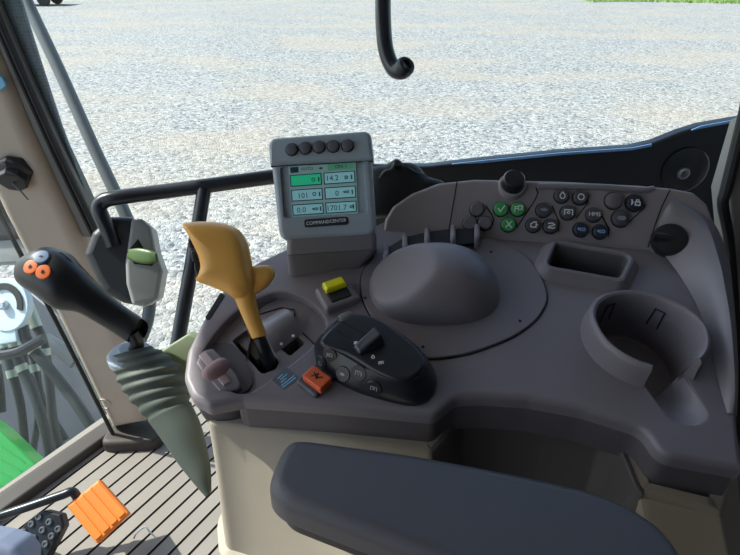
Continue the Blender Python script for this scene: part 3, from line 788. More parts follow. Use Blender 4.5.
# yellow switch
HF = Frame(D.hit(337, 298), D.hit(349, 281.5) * .5 + D.hit(354, 299) * .5 - (D.hit(328, 289) * .5 + D.hit(335, 306) * .5), D.hit(337, 283) - D.hit(343, 310))
plate(HF, rounded([(-.021, -.019), (.021, -.019), (.020, .017), (-.020, .017)], .004), -.004, .010, .004).build('switch_housing', M['deck'], CON, wn=True); o = bpy.data.objects['switch_housing']
plate(HF, rounded([(-.0115, -.013), (.013, -.013), (.013, .014), (-.0115, .014)], .002), .006, .0115, .001).build('switch_well', M['slot'], o)
plate(HF, rounded([(-.0115, .001), (.013, .001), (.013, .0145), (-.0115, .0145)], .002), .008, .018, .003).build('switch_rocker', M['yellow'], o, label='yellow rocker', wn=True)

# pale green wing between gaiter and console
WG = camframe(178, 362, .70)
plate(WG, WG.uvs([(146, 362), (168, 346), (189, 333), (206, 340), (206, 400), (170, 392)]), -.02, 0, .003).build('side_wing', M['pale_green'], CON, label='pale green wing panel')

# ================================================================== HAND THROTTLE
HT = thing('hand_throttle', 'mauve T-shaped hand throttle on the front end of the console', 'lever', D.hit(216, 372))
tb = rounded(D.uvs([(196, 366), (203, 353), (214, 350), (238, 377), (243, 390), (220, 395)], -.004), .006)
plate(D, tb, -.014, .001, .003).build('throttle_base', M['deck'], HT, wn=True)
st = D.uvs([(199, 357), (206, 353), (231, 383), (224, 387)])
plate(D, st, -.006, .0035, .001).build('guide_strip', M['pink_strip'], HT, label='pale mauve strip')
tube([D.hit(215, 371, .0), D.hit(215, 371, .018)], .004, 10, sub=0).build('stem', M['pink'], HT)
p0, p1 = D.hit(203, 378, .020), D.hit(229, 361, .022)
tube([p0.lerp(p1, t) for t in [i / 14 for i in range(15)]], lambda t: .0012 + .0072 * max(0, 1 - abs(2 * t - 1) ** 2.6) ** .5, 14, sub=0).build('throttle_knob', M['pink'], HT)

# ================================================================== GEAR LEVER
GL = thing('gear_lever', 'orange-yellow gear lever standing in the shift gate', 'lever', D.hit(268, 366, -.02))
HFm = camframe(222, 258, .56, roll=0, yaw=-6)
head = [(183, 224), (193, 222), (206, 221.5), (222, 223), (234, 227), (242, 233), (248, 244), (251, 258), (253, 270), (256, 282), (255, 292), (246, 300), (236, 299), (228, 294), (213, 287), (197, 281), (199, 275), (201, 266), (198, 254), (192, 241), (187, 232)]
hp = [tuple(p) for p in spline([V(q) for q in HFm.uvs(head)], 3, True)]
cen = HFm.uv(227, 262)
inflate(HFm, hp, cen, .021, .021, p=.42).build('lever_head', M['orange'], GL, smooth=70)
wing = [(250, 268), (257, 266), (266, 265), (273, 268), (275, 275), (270, 284), (262, 291), (252, 296), (247, 290)]
wp = [tuple(p) for p in spline([V(q) for q in HFm.uvs(wing)], 3, True)]
inflate(HFm, wp, HFm.uv(260, 279), .010, .016, p=.45).build('thumb_rest', M['orange'], GL, smooth=70)
loft_LR([(231, 290), (235, 299), (243, 318), (251, 336), (252, 339)], [(257, 288), (256, 299), (260, 316), (266, 333), (266, 336)], [.56, .56, .562, .565, .565], .85).build('lever_shaft', M['orange'], GL, smooth=60)
mb = MB(); tube([at(259, 337, .565), at(264, 350, .568), D.hit(269, 362, -.012), D.hit(271, 366, -.026)], lambda t: .0062 + .002 * t, 14, mb=mb); mb.build('lever_boot', M['black'], GL, label='black boot at the lever foot')
for i, (px, py) in enumerate(((191, 243), (194, 256), (197, 267), (199, 274))):
    lathe(at(px + 2, py, .557), at(px, py, .55) - at(px + 9, py - 1, .553), [(.0056, -.004), (.0056, .002), (.0046, .004), (0, .0046)], 16).build('lever_button', M['black'], GL, label='black button')

# ================================================================== SELECTOR POD
SPd = thing('hydraulic_selector', 'glossy black selector pod with slide lever on the console', 'control', D.hit(376, 365))
pod = [(315, 357), (317, 344), (336, 325), (352, 321), (378, 325), (398, 338), (420, 354), (434, 374), (436, 389), (427, 402), (411, 406), (378, 399), (345, 387), (325, 372)]
pp = [tuple(p) for p in spline([V(q) for q in D.uvs(pod)], 4, True)]
topc = [(320, 343), (334, 325), (352, 314), (378, 318), (401, 333), (421, 351), (425, 365), (412, 379), (398, 380), (375, 371), (345, 353)]
tp = [tuple(p) for p in spline([V(q) for q in D.uvs(topc, .030)], 4, True)]
pc_ = V(D.uv(372, 352, .02))
def resamp(poly, c, n=72):
    out = []; m = len(poly)
    for k in range(n):
        a = 2 * PI * k / n; d = V((math.cos(a), math.sin(a))); best = 0
        for i in range(m):
            p, q = V(poly[i]) - c, V(poly[(i + 1) % m]) - c; e = q - p; den = d.x * e.y - d.y * e.x
            if abs(den) < 1e-12: continue
            t = (p.x * e.y - p.y * e.x) / den; w_ = (p.x * d.y - p.y * d.x) / den
            if t > best and -1e-6 <= w_ <= 1 + 1e-6: best = t
        out.append(c + d * best)
    return out
ba, ta = resamp(pp, pc_), resamp(tp, pc_)
mb = MB()
rings = [[D.w(a.x, a.y, -.001) for a in ba]]
for t, hh in ((.0, .006), (.25, .0135), (.6, .021), (.88, .0265), (.97, .0272)):
    rings.append([D.w(*(a.lerp(b, t)), hh) for a, b in zip(ba, ta)])
loft(rings, mb); tree = bvh(mb); mb.build('pod_body', M['black_gloss'], SPd, wn=True)
o = plate(D, [tuple(p) for p in ta], .024, .031, .004, seg=4).build('pod_cover', M['black_gloss'], SPd, wn=True)
m2 = MB()
for ln in ([(337, 331), (362, 346)], [(343, 322), (386, 346)]): strokes(D, [D.uvs(ln, .031)], .0016, .0302, .0313, m2)
m2.build('slide_groove', M['slot'], SPd)
SLf = Frame(D.hit(370, 345, .031), D.hit(385, 336, .033) - D.hit(358, 352, .033), D.hit(366, 340, .033) - D.hit(378, 352, .033))
m2 = MB(); w_ = [SLf.w(-.016, -.005, 0), SLf.w(.014, -.008, 0), SLf.w(.014, .010, 0), SLf.w(-.016, .008, 0)]
hi = [SLf.w(-.015, -.003, .004), SLf.w(.009, -.006, .016), SLf.w(.010, .007, .015), SLf.w(-.015, .006, .004)]
m2.add(w_ + hi, [(4, 5, 6, 7), (0, 1, 5, 4), (1, 2, 6, 5), (2, 3, 7, 6), (3, 0, 4, 7), (0, 1, 2, 3)])
o = m2.build('slide_lever', M['slide'], SPd, smooth=0); bv = o.modifiers.new('bev', 'BEVEL'); bv.width = .002; bv.segments = 3
lathe(D.hit(346, 319, .026), D.x * .8 + D.y * .5, [(.006, -.007), (.007, -.005), (.007, .005), (.006, .007)], 18).build('thumb_wheel', M['strip'], SPd, label='grey ribbed thumb wheel')
for px, py, sy in ((321, 363, 'ring'), (330, 355, 'flag'), (343, 374, 'arrow'), (359, 373, 'camera'), (374, 388, 'camera')):
    p, nn = surf(tree, px, py); fr5 = nframe(p, nn, D.x * .9 - D.y * .3)
    b_o = lathe(p, fr5.n, [(.0082, -.003), (.0082, .0002), (.0075, .0009), (0, .0009)], 22).build('pod_button', M['black'], SPd)
    m2 = MB(); strokes(fr5, [[(x * .0055, y * .0055) for x, y in ln] for ln in sym_lines(sy)], .0008, .0007, .0014, m2); m2.build('button_symbol', M['sym_grey'], b_o)
m2 = MB()
for px, py, kk in ((356, 343, 'hitch'), (373, 357, 'lamp'), (381, 363, 'flag')):
    u, v = D.uv(px, py, .031); strokes(D, [[(u + x * .004, v + y * .004) for x, y in ln] for ln in sym_lines(kk)], .0009, .0308, .0314, m2)
m2.build('cover_symbol', M['sym'], SPd)

# ================================================================== SEAT (beside the console, below the frame, added to block floor bounce)
ST = thing('operator_seat', 'unseen dark cloth operator seat added to shade the console side', 'seat', V((.1, -.2, FZ)))
sfm = Frame((0, 0, .2), (1, 0, 0), (0, 1, 0))
plate(sfm, rounded([(-.22, -.46), (.36, -.46), (.36, .08), (-.22, .08)], .08), .26, .40, .05, seg=5).build('cushion', M['cloth'], ST, wn=True)
plate(Frame((.46, -.18, .6), (0, 1, 0), (-.2, 0, 1)), rounded([(-.26, -.06), (.26, -.06), (.22, .72), (-.22, .72)], .08), -.12, 0, .04, seg=5, wall=None).build('backrest', M['cloth'], ST, wn=True)
plate(sfm, rounded([(-.12, -.38), (.28, -.38), (.28, .0), (-.12, .0)], .03), 0, .27, .01).build('suspension_base', M['rubber'], ST, wn=True)

# ================================================================== ARMREST
A = Frame((0, 0, .828), (1, 0, 0), (0, 1, 0))
ar = [(291, 437), (310, 436), (340, 440), (400, 448), (470, 460), (540, 474), (597, 488), (640, 507), (676, 538), (700, 600), (640, 680), (480, 580), (400, 544), (340, 521), (300, 506), (280, 497), (269, 484), (271, 468), (280, 448)]
ap_ = [tuple(p) for p in spline([V(q) for q in A.uvs(ar)], 4, True)]
ARM = thing('armrest', 'dark vinyl armrest pad in front of the console bin', 'armrest', A.hit(420, 500, -.05))
plate(A, ap_, -.034, 0, .013, seg=6, bb=.006).build('pad', M['arm'], ARM, wn=True)
plate(A, offset(ccw(ap_), -.010), -.052, -.030, .004).build('base_plate', M['black'], ARM, label='black plate under the pad')
c = A.hit(560, 560, -.052)
tube([c, c + V((.05, 0, -.12)), c + V((.12, -.02, -.32))], .02, 12).build('support_arm', M['black'], ARM)

# ================================================================== MONITOR
MF = camframe(324, 190, .64, roll=5.2)
MON = thing('display_monitor', 'grey display monitor with lit screen and five buttons along its hood', 'monitor', D.hit(325, 275))
mo = rounded(MF.uvs([(268.5, 139), (370.5, 131), (377, 236), (279.5, 242)]), [.010, .010, .014, .016], 6)
k = MF.scale(324, 190)
scr = MF.uvs([(288, 166), (355.5, 161), (358, 213), (292, 217)])
bz = rounded(offset(ccw(MF.uvs([(280, 167), (363, 160.5), (367, 213), (284, 218.5)])), 0), .004, 4)
plate(MF, mo, -.036, 0, .006, holes=[(bz, -.004, .001, 0)], seg=4, bb=.01).build('housing', M['monitor'], MON, wn=True)
hd = rounded(MF.uvs([(268.5, 139), (370.5, 131), (373.5, 159.5), (270.5, 165)], .004), [.010, .010, .002, .002], 6)
plate(MF, offset(ccw(hd), .0006), -.034, .006, .005, seg=4).build('hood', M['monitor_hood'], MON, wn=True)
plate(MF, MF.uvs([(271, 165), (373, 159), (373, 161), (271, 167)]), -.004, .0008, 0, seg=1).build('hood_gap', M['seam'], MON)
for px, py in ((291.8, 149.7), (305.4, 148.4), (319, 147.2), (333.2, 146.5), (347.4, 145.9)):
    u, v = MF.uv(px, py, .006)
    m2 = lathe(MF.w(u, v, .005), MF.n, [(6.6 * k, 0), (6.6 * k, .0014), (5.9 * k, .0016)], 24, cap=False, mi=1)
    lathe(MF.w(u, v, .005), MF.n, [(5.8 * k, 0), (5.8 * k, .004), (5.2 * k, .0055), (3 * k, .0062), (0, .0063)], 24, mb=m2); m2.build('monitor_button', [M['mbutton'], M['seam']], MON)
o = plate(MF, scr, -.006, -.0025, 0, seg=1).build('screen', M['screen_bg'], MON, label='lit screen with six readout fields')
a_, b_, c_, d_ = [V(p) for p in MF.uvs([(288, 166), (355.5, 161), (358, 213), (292, 217)], -.002)]
def sxy(x, y): return tuple((a_.lerp(b_, x)).lerp(d_.lerp(c_, x), y))
SFx = Frame(MF.w(0, 0, -.0025), MF.x, MF.y)
rows_ = [(.18, .41), (.47, .70), (.76, .975)]; cols_ = [(.015, .485), (.515, .985)]
for i, (y0, y1) in enumerate(rows_):
    for j, (x0, x1) in enumerate(cols_):
        plate(SFx, [sxy(x0, y0), sxy(x1, y0), sxy(x1, y1), sxy(x0, y1)], -.0005, .0003, 0, seg=1).build('readout_frame', M['screen_ink'], o)
        plate(SFx, [sxy(x0 + .015, y0 + .018), sxy(x1 - .015, y0 + .018), sxy(x1 - .015, y1 - .018), sxy(x0 + .015, y1 - .018)], -.0005, .0006, 0, seg=1).build('readout_field', M['screen_green'] if (i, j) == (0, 0) else M['screen_cell'], o)
plate(SFx, [sxy(.58, .01), sxy(.985, .01), sxy(.985, .15), sxy(.58, .15)], -.0005, .0003, 0, seg=1).build('header_field', M['screen_head'], o)
plate(SFx, [sxy(.03, .03), sxy(.15, .03), sxy(.15, .14), sxy(.03, .14)], -.0005, .0004, 0, seg=1).build('header_block', M['screen_ink'], o)
m2 = MB(); ts = .0088
tf = Frame(SFx.w(0, 0, 0), c_.x * SFx.x + c_.y * SFx.y - (d_.x * SFx.x + d_.y * SFx.y), SFx.y)
def tput(s, x, y, size=ts):
    u, v = sxy(x, y); p = SFx.w(u, v, 0); q = p - tf.o
    text(tf, s, q.dot(tf.x), q.dot(tf.y), size, .0007, m2, ext=.0001)
tput('14.2', .64, .30); tput('101', .19, .60); tput('0', .70, .60); tput('0.0', .15, .88); tput('1701.7', .68, .88); tput('AUTO', .28, .085, .005); tput('ON 1', .78, .085, .006)
def iput(kind, x, y, s=.0042):
    u, v = sxy(x, y); strokes(SFx, [[(u + a * s, v + b * s) for a, b in ln] for ln in sym_lines(kind)], .0009, .0005, .0009, m2)
iput('ring', .36, .30); iput('hitch', .85, .30); iput('ring', .36, .58); iput('gear', .84, .58, .006); iput('gear', .36, .87, .006); iput('ring', .90, .87, .003); iput('axle', .48, .09, .004)
for x, y in ((.46, .3), (.46, .59), (.46, .87), (.95, .3), (.95, .59), (.955, .87)):
    u, v = sxy(x - .02, y); strokes(SFx, [[(u, v - .002), (u, v + .002)]], .0016, .0005, .0008, m2)
m2.build('screen_readout', M['screen_ink'], o)
npx = rounded(MF.uvs([(304, 219.5), (348, 216.5), (348.4, 224.5), (304.5, 227.5)]), .003, 4)
o = plate(MF, npx, -.001, .001, .0004).build('nameplate', M['btn_dark'], MON, label='dark nameplate with COMMANDCENTER lettering')
m2 = MB(); u, v = MF.uv(326.3, 222); text(MF, 'COMMANDCENTER', u, v, .0056, .001, m2, ext=.0003, sx=.92); m2.build('nameplate_lettering', M['sym'], o)
# neck
def bx4(lst): return lst
q0 = [MF.hit(286, 238, -.001), MF.hit(376.5, 233, -.001), MF.hit(376.5, 233, -.001) - MF.n * .05, MF.hit(286, 238, -.001) - MF.n * .05]
q1 = [MF.hit(286, 255, -.004), MF.hit(377, 249, -.004), MF.hit(377, 249, -.004) - MF.n * .05, MF.hit(286, 255, -.004) - MF.n * .05]
q2 = [D.hit(287, 282, -.004), D.hit(358, 270, -.004), D.hit(380, 250, -.004), D.hit(300, 248, -.004)]
mb = MB()
def rring(q, r):
    f = Frame(q[0], q[1] - q[0], q[3] - q[0]); P = [((p - q[0]).dot(f.x), (p - q[0]).dot(f.y), (p - q[0]).dot(f.n)) for p in q]
    rr_ = rounded(P, r, 4); return [f.w(u, v, 0) for u, v in rr_]
loft([rring(q0, .008), rring(q1, .008)], mb); mb.build('swivel_collar', M['neck'], MON)
mb = MB(); loft([rring([p.lerp(q, .02) for p, q in zip(q1, q2)], .007), rring([p.lerp(q, .05) for p, q in zip(q1, q2)], .008), rring(q2, .008)], mb); mb.build('pedestal', M['neck'], MON)

# ================================================================== JOYSTICK
JS = thing('loader_joystick', 'black loader joystick with two orange buttons on a ribbed gaiter', 'joystick', at(207, 495, .63))
jl = [(22, 281), (27, 288), (42, 298), (58, 309), (77, 312), (93, 320), (110, 330), (127, 341), (130, 342)]
jr = [(23, 262), (30, 254), (46, 247), (66, 252), (79, 264), (97, 283), (118, 302), (140, 317), (142, 319)]
jd = [.645, .640, .640, .642, .645, .65, .655, .66, .66]
mb = loft_LR(jl, jr, jd, .80, seg=26, power=.85); tree = bvh(mb); mb.build('grip', M['black'], JS, smooth=70)
loft_LR([(62, 252), (70, 259), (78, 268)], [(55, 254), (65, 263), (74, 272)], [.632, .632, .638], .5).build('grip_crest', M['black'], JS)
for px, py, m_, sy, lb in ((41.5, 257, 'lblue', 'axle', 'pale blue button'), (31, 267, 'button_orange', 'lamp', 'orange button'), (43.5, 272, 'button_orange', 'lamp', 'orange button')):
    p, nn = surf(tree, px, py); nn = (nn * .5 + (CAM - p).normalized() * .4 + V((-.15, 0, .25))).normalized(); f5 = nframe(p, nn)
    o = lathe(p, nn, [(.0084, -.008), (.0084, .0006), (.0077, .0014), (.0066, .0016), (0, .0016)], 22).build('grip_button', M[m_], JS, label=lb)
    m2 = MB(); strokes(f5, [[(x * .0036, y * .0036) for x, y in ln] for ln in sym_lines(sy)],   .0011, .0014, .0021, m2); m2.build('button_symbol', M['sym_dark'], o)
tube([at(132, 332, .66), at(137, 342, .667), at(133, 357, .675)], .0085, 14).build('shaft', M['black_gloss'], JS)
lathe(at(131, 356, .675), at(131, 346, .668) - at(133, 358, .676), [(.026, -.006), (.027, .002), (.024, .006), (.013, .009), (.012, .012)], 28).build('gaiter_collar', M['gaiter_top'], JS, label='pale grey collar on top of the gaiter')
gl = [(113, 356), (115, 368), (121, 384), (133, 402), (150, 422), (166, 444), (181, 466), (195, 484), (206, 497)]
gr = [(150, 346), (166, 354), (180, 368), (186, 386), (190, 402), (199, 422), (206, 447), (210, 470), (211, 490)]
def bellows(t):
    return 1 + (.05 * (math.cos(t * 2 * PI / .075)) - .01 if t < .5 else 0)
loft_LR(gl, gr, [.675, .674, .672, .668, .662, .655, .648, .64, .635], .8, seg=32, per=14, mod=bellows).build('gaiter', M['gaiter'], JS, smooth=60, label='grey ribbed rubber gaiter')

# ================================================================== LATCH BOX, RAIL, POLES
LB = thing('latch_box', 'dark and grey latch box with green lever at the rail end', 'latch', at(120, 300, .84))
LF = camframe(122, 262, .80, yaw=-14)
plate(LF, rounded(LF.uvs([(83, 254), (91, 232), (108, 216), (132, 216), (140, 240), (136, 306), (122, 303), (104, 293), (95, 280)]), .008), -.07, 0, .012, seg=4).build('latch_body', M['latch_dark'], LB, wn=True)
plate(LF, rounded(LF.uvs([(131, 220), (141, 218), (151, 227), (156, 252), (163, 271), (158, 299), (145, 307), (132, 305), (126, 284), (125, 262)], .006), .006), -.06, .007, .006, seg=3).build('latch_cover', M['latch_grey'], LB, label='grey cover plate', wn=True)
plate(LF, LF.uvs([(127, 252), (138, 239), (144, 249), (158, 258), (152, 266), (134, 264)], .007), .002, .0078, .0005).build('lever_slot', M['slot'], LB)
loft_LR([(130, 249), (140, 248), (150, 250), (156, 253)], [(129, 259), (138, 263), (150, 264), (157, 262)], [.79, .783, .776, .773], .45, power=.7).build('latch_lever', M['latch_green'], LB, label='green lever')

GRr = thing('grab_rail', 'black bent grab rail running behind the display monitor', 'rail', at(178, 345, .79))
mb = tube([at(114, 246, .80), at(108, 230, .795), at(101.5, 216, .79), at(99, 208, .79), at(104, 201, .79), at(118, 197.5, .79), at(160, 192, .80), at(220, 184, .805), at(280, 176, .81), at(340, 170, .81), at(392, 172, .80)], .0108, 16); mb.build('rail_bar', M['tube'], GRr)
tube([at(204, 190, .803), at(194, 252, .79), at(180, 330, .775), at(170, 392, .76)], .0102, 16).build('rail_post', M['tube'], GRr)

mb = tube([at(-20, -100, 1.12), at(26, 0, 1.12), at(60, 72, 1.12), at(95, 150, 1.12), at(116, 194, 1.12), at(134, 234, 1.12), at(146, 266, 1.12), at(150, 296, 1.12), at(147, 322, 1.12), at(137, 346, 1.12), at(120, 365, 1.12)], .0122, 14)
tag(mb.build('mirror_pole', M['pole']), 'slanting grey round pole outside the side window', 'pole')

HK = thing('hanging_grip', 'black curved handle hanging down against the gravel view', 'handle', at(386, -130, .78))
tube([at(388, -230, .78), at(384, -60, .76), at(383, 0, .75), at(384, 34, .75), at(387, 54, .75), at(394, 69, .745), at(402, 71, .735), at(408, 66, .73)], .0108, 16).build('handle_bar', M['tube'], HK)
lathe(at(403, 69, .735), at(408, 62, .715) - at(399, 73, .735), [(.010, -.002), (.0128, .000), (.0128, .008), (.011, .011), (.007, .011), (.006, .008), (0, .008)], 22).build('end_cap', M['black'], HK)

# rubber boot next to the monitor
RB_ = thing('cable_boot', 'crumpled black rubber boot behind the display monitor', 'boot', at(400, 200, .74))
bf = camframe(402, 190, .74)
bo = [(366, 175), (374, 167), (384, 166), (392, 161), (397, 159), (403, 163), (411, 163), (420, 168), (428, 177), (446, 184), (446, 205), (400, 215), (366, 215)]
inflate(bf, [tuple(p) for p in spline([V(q) for q in bf.uvs(bo)], 3, True)], bf.uv(402, 190), .02, .03, p=.5).build('boot_shell', M['rubber'], RB_, smooth=70)
lathe(at(397, 165, .722), FWD * -1 + UP * .5, [(.0062, -.004), (.0062, .003), (.0045, .005), (0, .005)], 16).build('boot_plug', M['rubber'], RB_)
tube([at(376, 184, .726), at(384, 172, .72), at(391, 169, .717), at(395, 163, .718)], .0016, 8).build('boot_fold', M['strip'], RB_)
tube([at(404, 163, .722), at(414, 171, .722), at(426, 176, .73), at(438, 186, .738)], .0014, 8).build('boot_fold', M['strip'], RB_)

# pillar knob
pc = Wd.hit(16, 172, 0)
PKn = thing('pillar_knob', 'black hexagonal knob with short wire on the beige pillar', 'knob', pc)
kx = (Wd.n + V((0, 0, -.55)) + V((.1, 0, 0))).normalized()
lathe(pc - kx * .01, kx, [(.031, 0), (.031, .014), (.027, .018), (.024, .02), (.024, .034), (.021, .036), (0, .036)], 8).build('knob_body', M['black'], PKn, smooth=20)
tube([pc + kx * .026, pc + kx * .03 + V((.012, 0, -.012)), pc + kx * .03 + V((.02, 0, -.028))], .0014, 8).build('wire', M['strip'], PKn)

# ================================================================== FLOOR THINGS
PD = thing('brake_pedal', 'square orange ribbed pedal on a bent rod above the floor', 'pedal', V((-.5, .68, FZ)))
ctr = at(97, 512, 1.04)
ex = at(128, 514, 1.035) - at(98.5, 480, 1.06); ey = at(98.5, 480, 1.06) - at(66, 506, 1.045)
PF = Frame(ctr, ex, ey)
pq = PF.uvs([(98.5, 479.5), (128.5, 513.5), (96.5, 544), (66, 506)])
plate(PF, rounded(pq, .004, 4), -.012, 0, .003).build('pad', M['pedal'], PD, wn=True)
a_, b_, c_, d_ = [V(p) for p in pq]   # a top, b right, c bottom, d left
for i in range(4):
    t0, t1 = .03 + i * .243, .03 + i * .243 + .205
    q = [a_.lerp(d_, t0).lerp(b_.lerp(c_, t0), .04), a_.lerp(d_, t0).lerp(b_.lerp(c_, t0), .95), a_.lerp(d_, t1).lerp(b_.lerp(c_, t1), .95), a_.lerp(d_, t1).lerp(b_.lerp(c_, t1), .04)]
    plate(PF, rounded([tuple(p) for p in q], .003), -.001, .0022, .002).build('pad_rib', M['pedal'], PD, wn=True)
tube([PF.w(-.01, -.02, -.012), at(80, 503, 1.06), at(73, 492, 1.055), at(62, 495, 1.05), at(30, 506, 1.04), at(0, 516, 1.03), at(-60, 536, 1.0)], .0085, 12).build('pedal_rod', M['tube'], PD)

FP = thing('stud_pedal', 'black foot pedal covered with round pale studs', 'pedal', V((-.6, .6, FZ)))
SF_ = camframe(38, 535, 1.03, tilt=-18)
plate(SF_, rounded(SF_.uvs([(44, 510), (61, 514), (64, 526), (46, 560), (10, 564), (10, 541), (28, 520)]), .006), -.02, 0, .004).build('pedal_pad', M['black'], FP, wn=True)
for px, py in ((39, 517), (31.6, 524), (23.6, 532), (16.5, 540), (49.4, 522), (42.6, 530), (58.4, 529), (51.8, 536), (45.5, 544), (38.4, 552), (34, 538), (26, 545)):
    u, v = SF_.uv(px, py); lathe(SF_.w(u, v, -.001), SF_.n, [(.0062, 0), (.0062, .003), (.005, .0045), (.0035, .0045), (.003, .003), (0, .003)], 14).build('stud', M['pole'], FP, label='pale grey stud')
mb = tube([at(30, 540, 1.05), at(26, 545, 1.08), FL.hit(24, 540, .0)], .012, 10); mb.build('pedal_arm', M['black'], FP)

SCc = camframe(0, 562, .86, roll=-8)
o = plate(SCc, rounded(SCc.uvs([(-60, 533), (-4, 543), (12, 548), (22, 560), (22, 600), (-60, 600)]), .02), -.05, 0, .012, seg=4).build('column_cover', M['col_blue'], wn=True)
tag(o, 'bluish grey cover edge beside the studded pedal', 'cover')
wl = [(134, 538, 1.085), (136, 534, 1.08), (141, 529, 1.08), (146, 527, 1.08), (149, 531, 1.075), (156, 538, 1.072)]
tag(tube([at(x, y, d) for x, y, d in wl], .0016, 8).build('wire_clip', M['steel']), 'thin bent wire clip on the ribbed floor', 'wire')

# ================================================================== OUTSIDE, THROUGH THE FRONT GLASS
FPn = camframe(40, 380, 2.2, yaw=20)
o = plate(FPn, FPn.uvs([(28, 290), (62, 318), (140, 425), (150, 500), (-80, 560), (-80, 300)]), -.06, 0, .01).build('loader_tower', M['frame']); tag(o, 'blue-grey steel tower plate darkened with painted shade, behind the hydraulic hoses', 'loader')
GF = camframe(0, 470, 1.55, yaw=10, tilt=-10)
o = thing('bonnet', 'bright green painted bonnet corner below the front glass', 'bonnet', GF.hit(-20, 520))
plate(GF, rounded(GF.uvs([(-90, 365), (0, 431), (34, 464), (41, 478), (-10, 560), (-90, 560)]), .01), -.05, 0, .008).build('bonnet_shell', M['bonnet'], o, wn=True)
mb = MB()
for i in range(5): strokes(GF, [GF.uvs([(-40, 418 + i * 18), (24 - i * 3, 462 + i * 9)])], .003, -.001, .002, mb)
mb.build('bonnet_ridge', M['bonnet'], o)
DP = thing('coupler_plate', 'round silver coupler plate above the hydraulic hoses', 'plate', at(6, 330, 1.6))
CF = camframe(5, 305, 1.6, yaw=12); kk = 1.6 / F
plate(CF, circle(0, 0, 27 * kk, 32), -.02, 0, .004).build('disc', M['silver'], DP, wn=True)
m2 = MB(); ar_ = []
for r0 in (22, 15.5): ar_.append([CF.w(r0 * kk * math.cos(a), r0 * kk * math.sin(a), .001) for a in [(-.25 + i * .11) for i in range(22)]])
loft([ar_[0], [p + CF.n * .004 for p in ar_[0]], [p + CF.n * .004 for p in ar_[1]], ar_[1]], m2, cap=False, closed=False); m2.build('dark_arc', M['rubber'], DP, label='dark curved slot')
lathe(CF.w(0, 0, 0), CF.n, [(5 * kk, 0), (5 * kk, .012), (3 * kk, .016), (0, .016)], 18).build('hub_bolt', M['steel'], DP)
plate(CF, CF.uvs([(-20, 310), (12, 318), (16, 342), (-20, 348)]), -.03, -.004, .004).build('bracket', M['silver'], DP)
hoses = [
    ('hydraulic hose with bright end, sweeping from the coupler to the pillar foot', [(20, 318), (28, 342), (52, 372), (74, 400), (93, 430), (100, 450)], 1.62, .016),
    ('hydraulic hose hanging nearly straight beside the blue-grey tower', [(33, 318), (44, 345), (49, 380), (53, 420), (60, 452)], 1.72, .014),
    ('hydraulic hose curving in the middle of the bundle', [(13, 338), (19, 362), (33, 392), (45, 430), (52, 466)], 1.66, .015),
    ('hydraulic hose dropping towards the green bonnet', [(2, 338), (10, 366), (20, 404), (25, 450)], 1.8, .014),
    ('hydraulic hose nearest the glass edge of the bundle', [(-14, 330), (-6, 356), (-1, 385), (1, 412)], 1.68, .014),
    ('slim hydraulic hose bowing behind the others', [(24, 330), (25, 362), (38, 402), (33, 452)], 1.8, .011),
    ('slim hydraulic hose with pale sleeve crossing the bundle', [(12, 322), (34, 360), (42, 398), (66, 440)], 1.85, .011)]
for lb, pth, d, r in hoses:
    t = thing('hydraulic_hose', lb, 'hose', at(*pth[0], d), 'hydraulic hoses in front of the glass')
    P3 = [at(x, y, d) for x, y in pth]
    tube(P3, r, 12).build('hose', M['hose'], t)
    tube([P3[0] + (P3[0] - P3[1]).normalized() * .05, P3[0].lerp(P3[1], .35)], r * 1.25, 12, sub=0).build('end_fitting', M['hosefit'], t, label='pale metal end fitting')
    tube([P3[1].lerp(P3[2], .1), P3[1].lerp(P3[2], .3)], r * 1.2, 12, sub=0).build('sleeve', M['hosefit'], t)
o = tube([at(-5, 356, 1.58), at(18, 352, 1.58), at(44, 338, 1.58)], .014, 10).build('hose_clamp_bar', M['tube']); tag(o, 'dark bar clamping the hydraulic hoses', 'clamp')
o = tube([at(44, 340, 2.0), at(58, 348, 2.0), at(76, 362, 2.0)], .028, 12).build('cylinder_rod', M['pole']); tag(o, 'dark grey rod beside the tower plate', 'rod')
WLp = thing('work_lamp', 'black outside lamp block at the left of the pillar', 'lamp', at(0, 250, 1.4))
wf = camframe(5, 225, 1.4, roll=8)
plate(wf, rounded(wf.uvs([(-40, 214), (10, 203), (20, 210), (25, 232), (14, 240), (-40, 242)]), .01), -.10, 0, .015, seg=4).build('lamp_body', M['rubber'], WLp, wn=True)
plate(wf, rounded(wf.uvs([(-40, 242), (16, 238), (34, 262), (-40, 266)]), .008), -.08, -.01, .006).build('lamp_lens', M['latch_grey'], WLp, label='grey lens')
tube([at(8, 214, 1.45), at(4, 205, 1.3), Wd.hit(-12, 190, -.03)], .02, 10).build('mount_arm', M['rubber'], WLp)
m2 = MB()
for i in range(9):
    for j in range(2):
        u, v = wf.uv(-14 + i * 4, 206 - i * .7 + j * 4); lathe(wf.w(u, v, -.002), wf.n, [(.0045, 0), (.0045, .004), (0, .005)], 8, mb=m2)
m2.build('lamp_studs', M['latch_dark'], WLp)

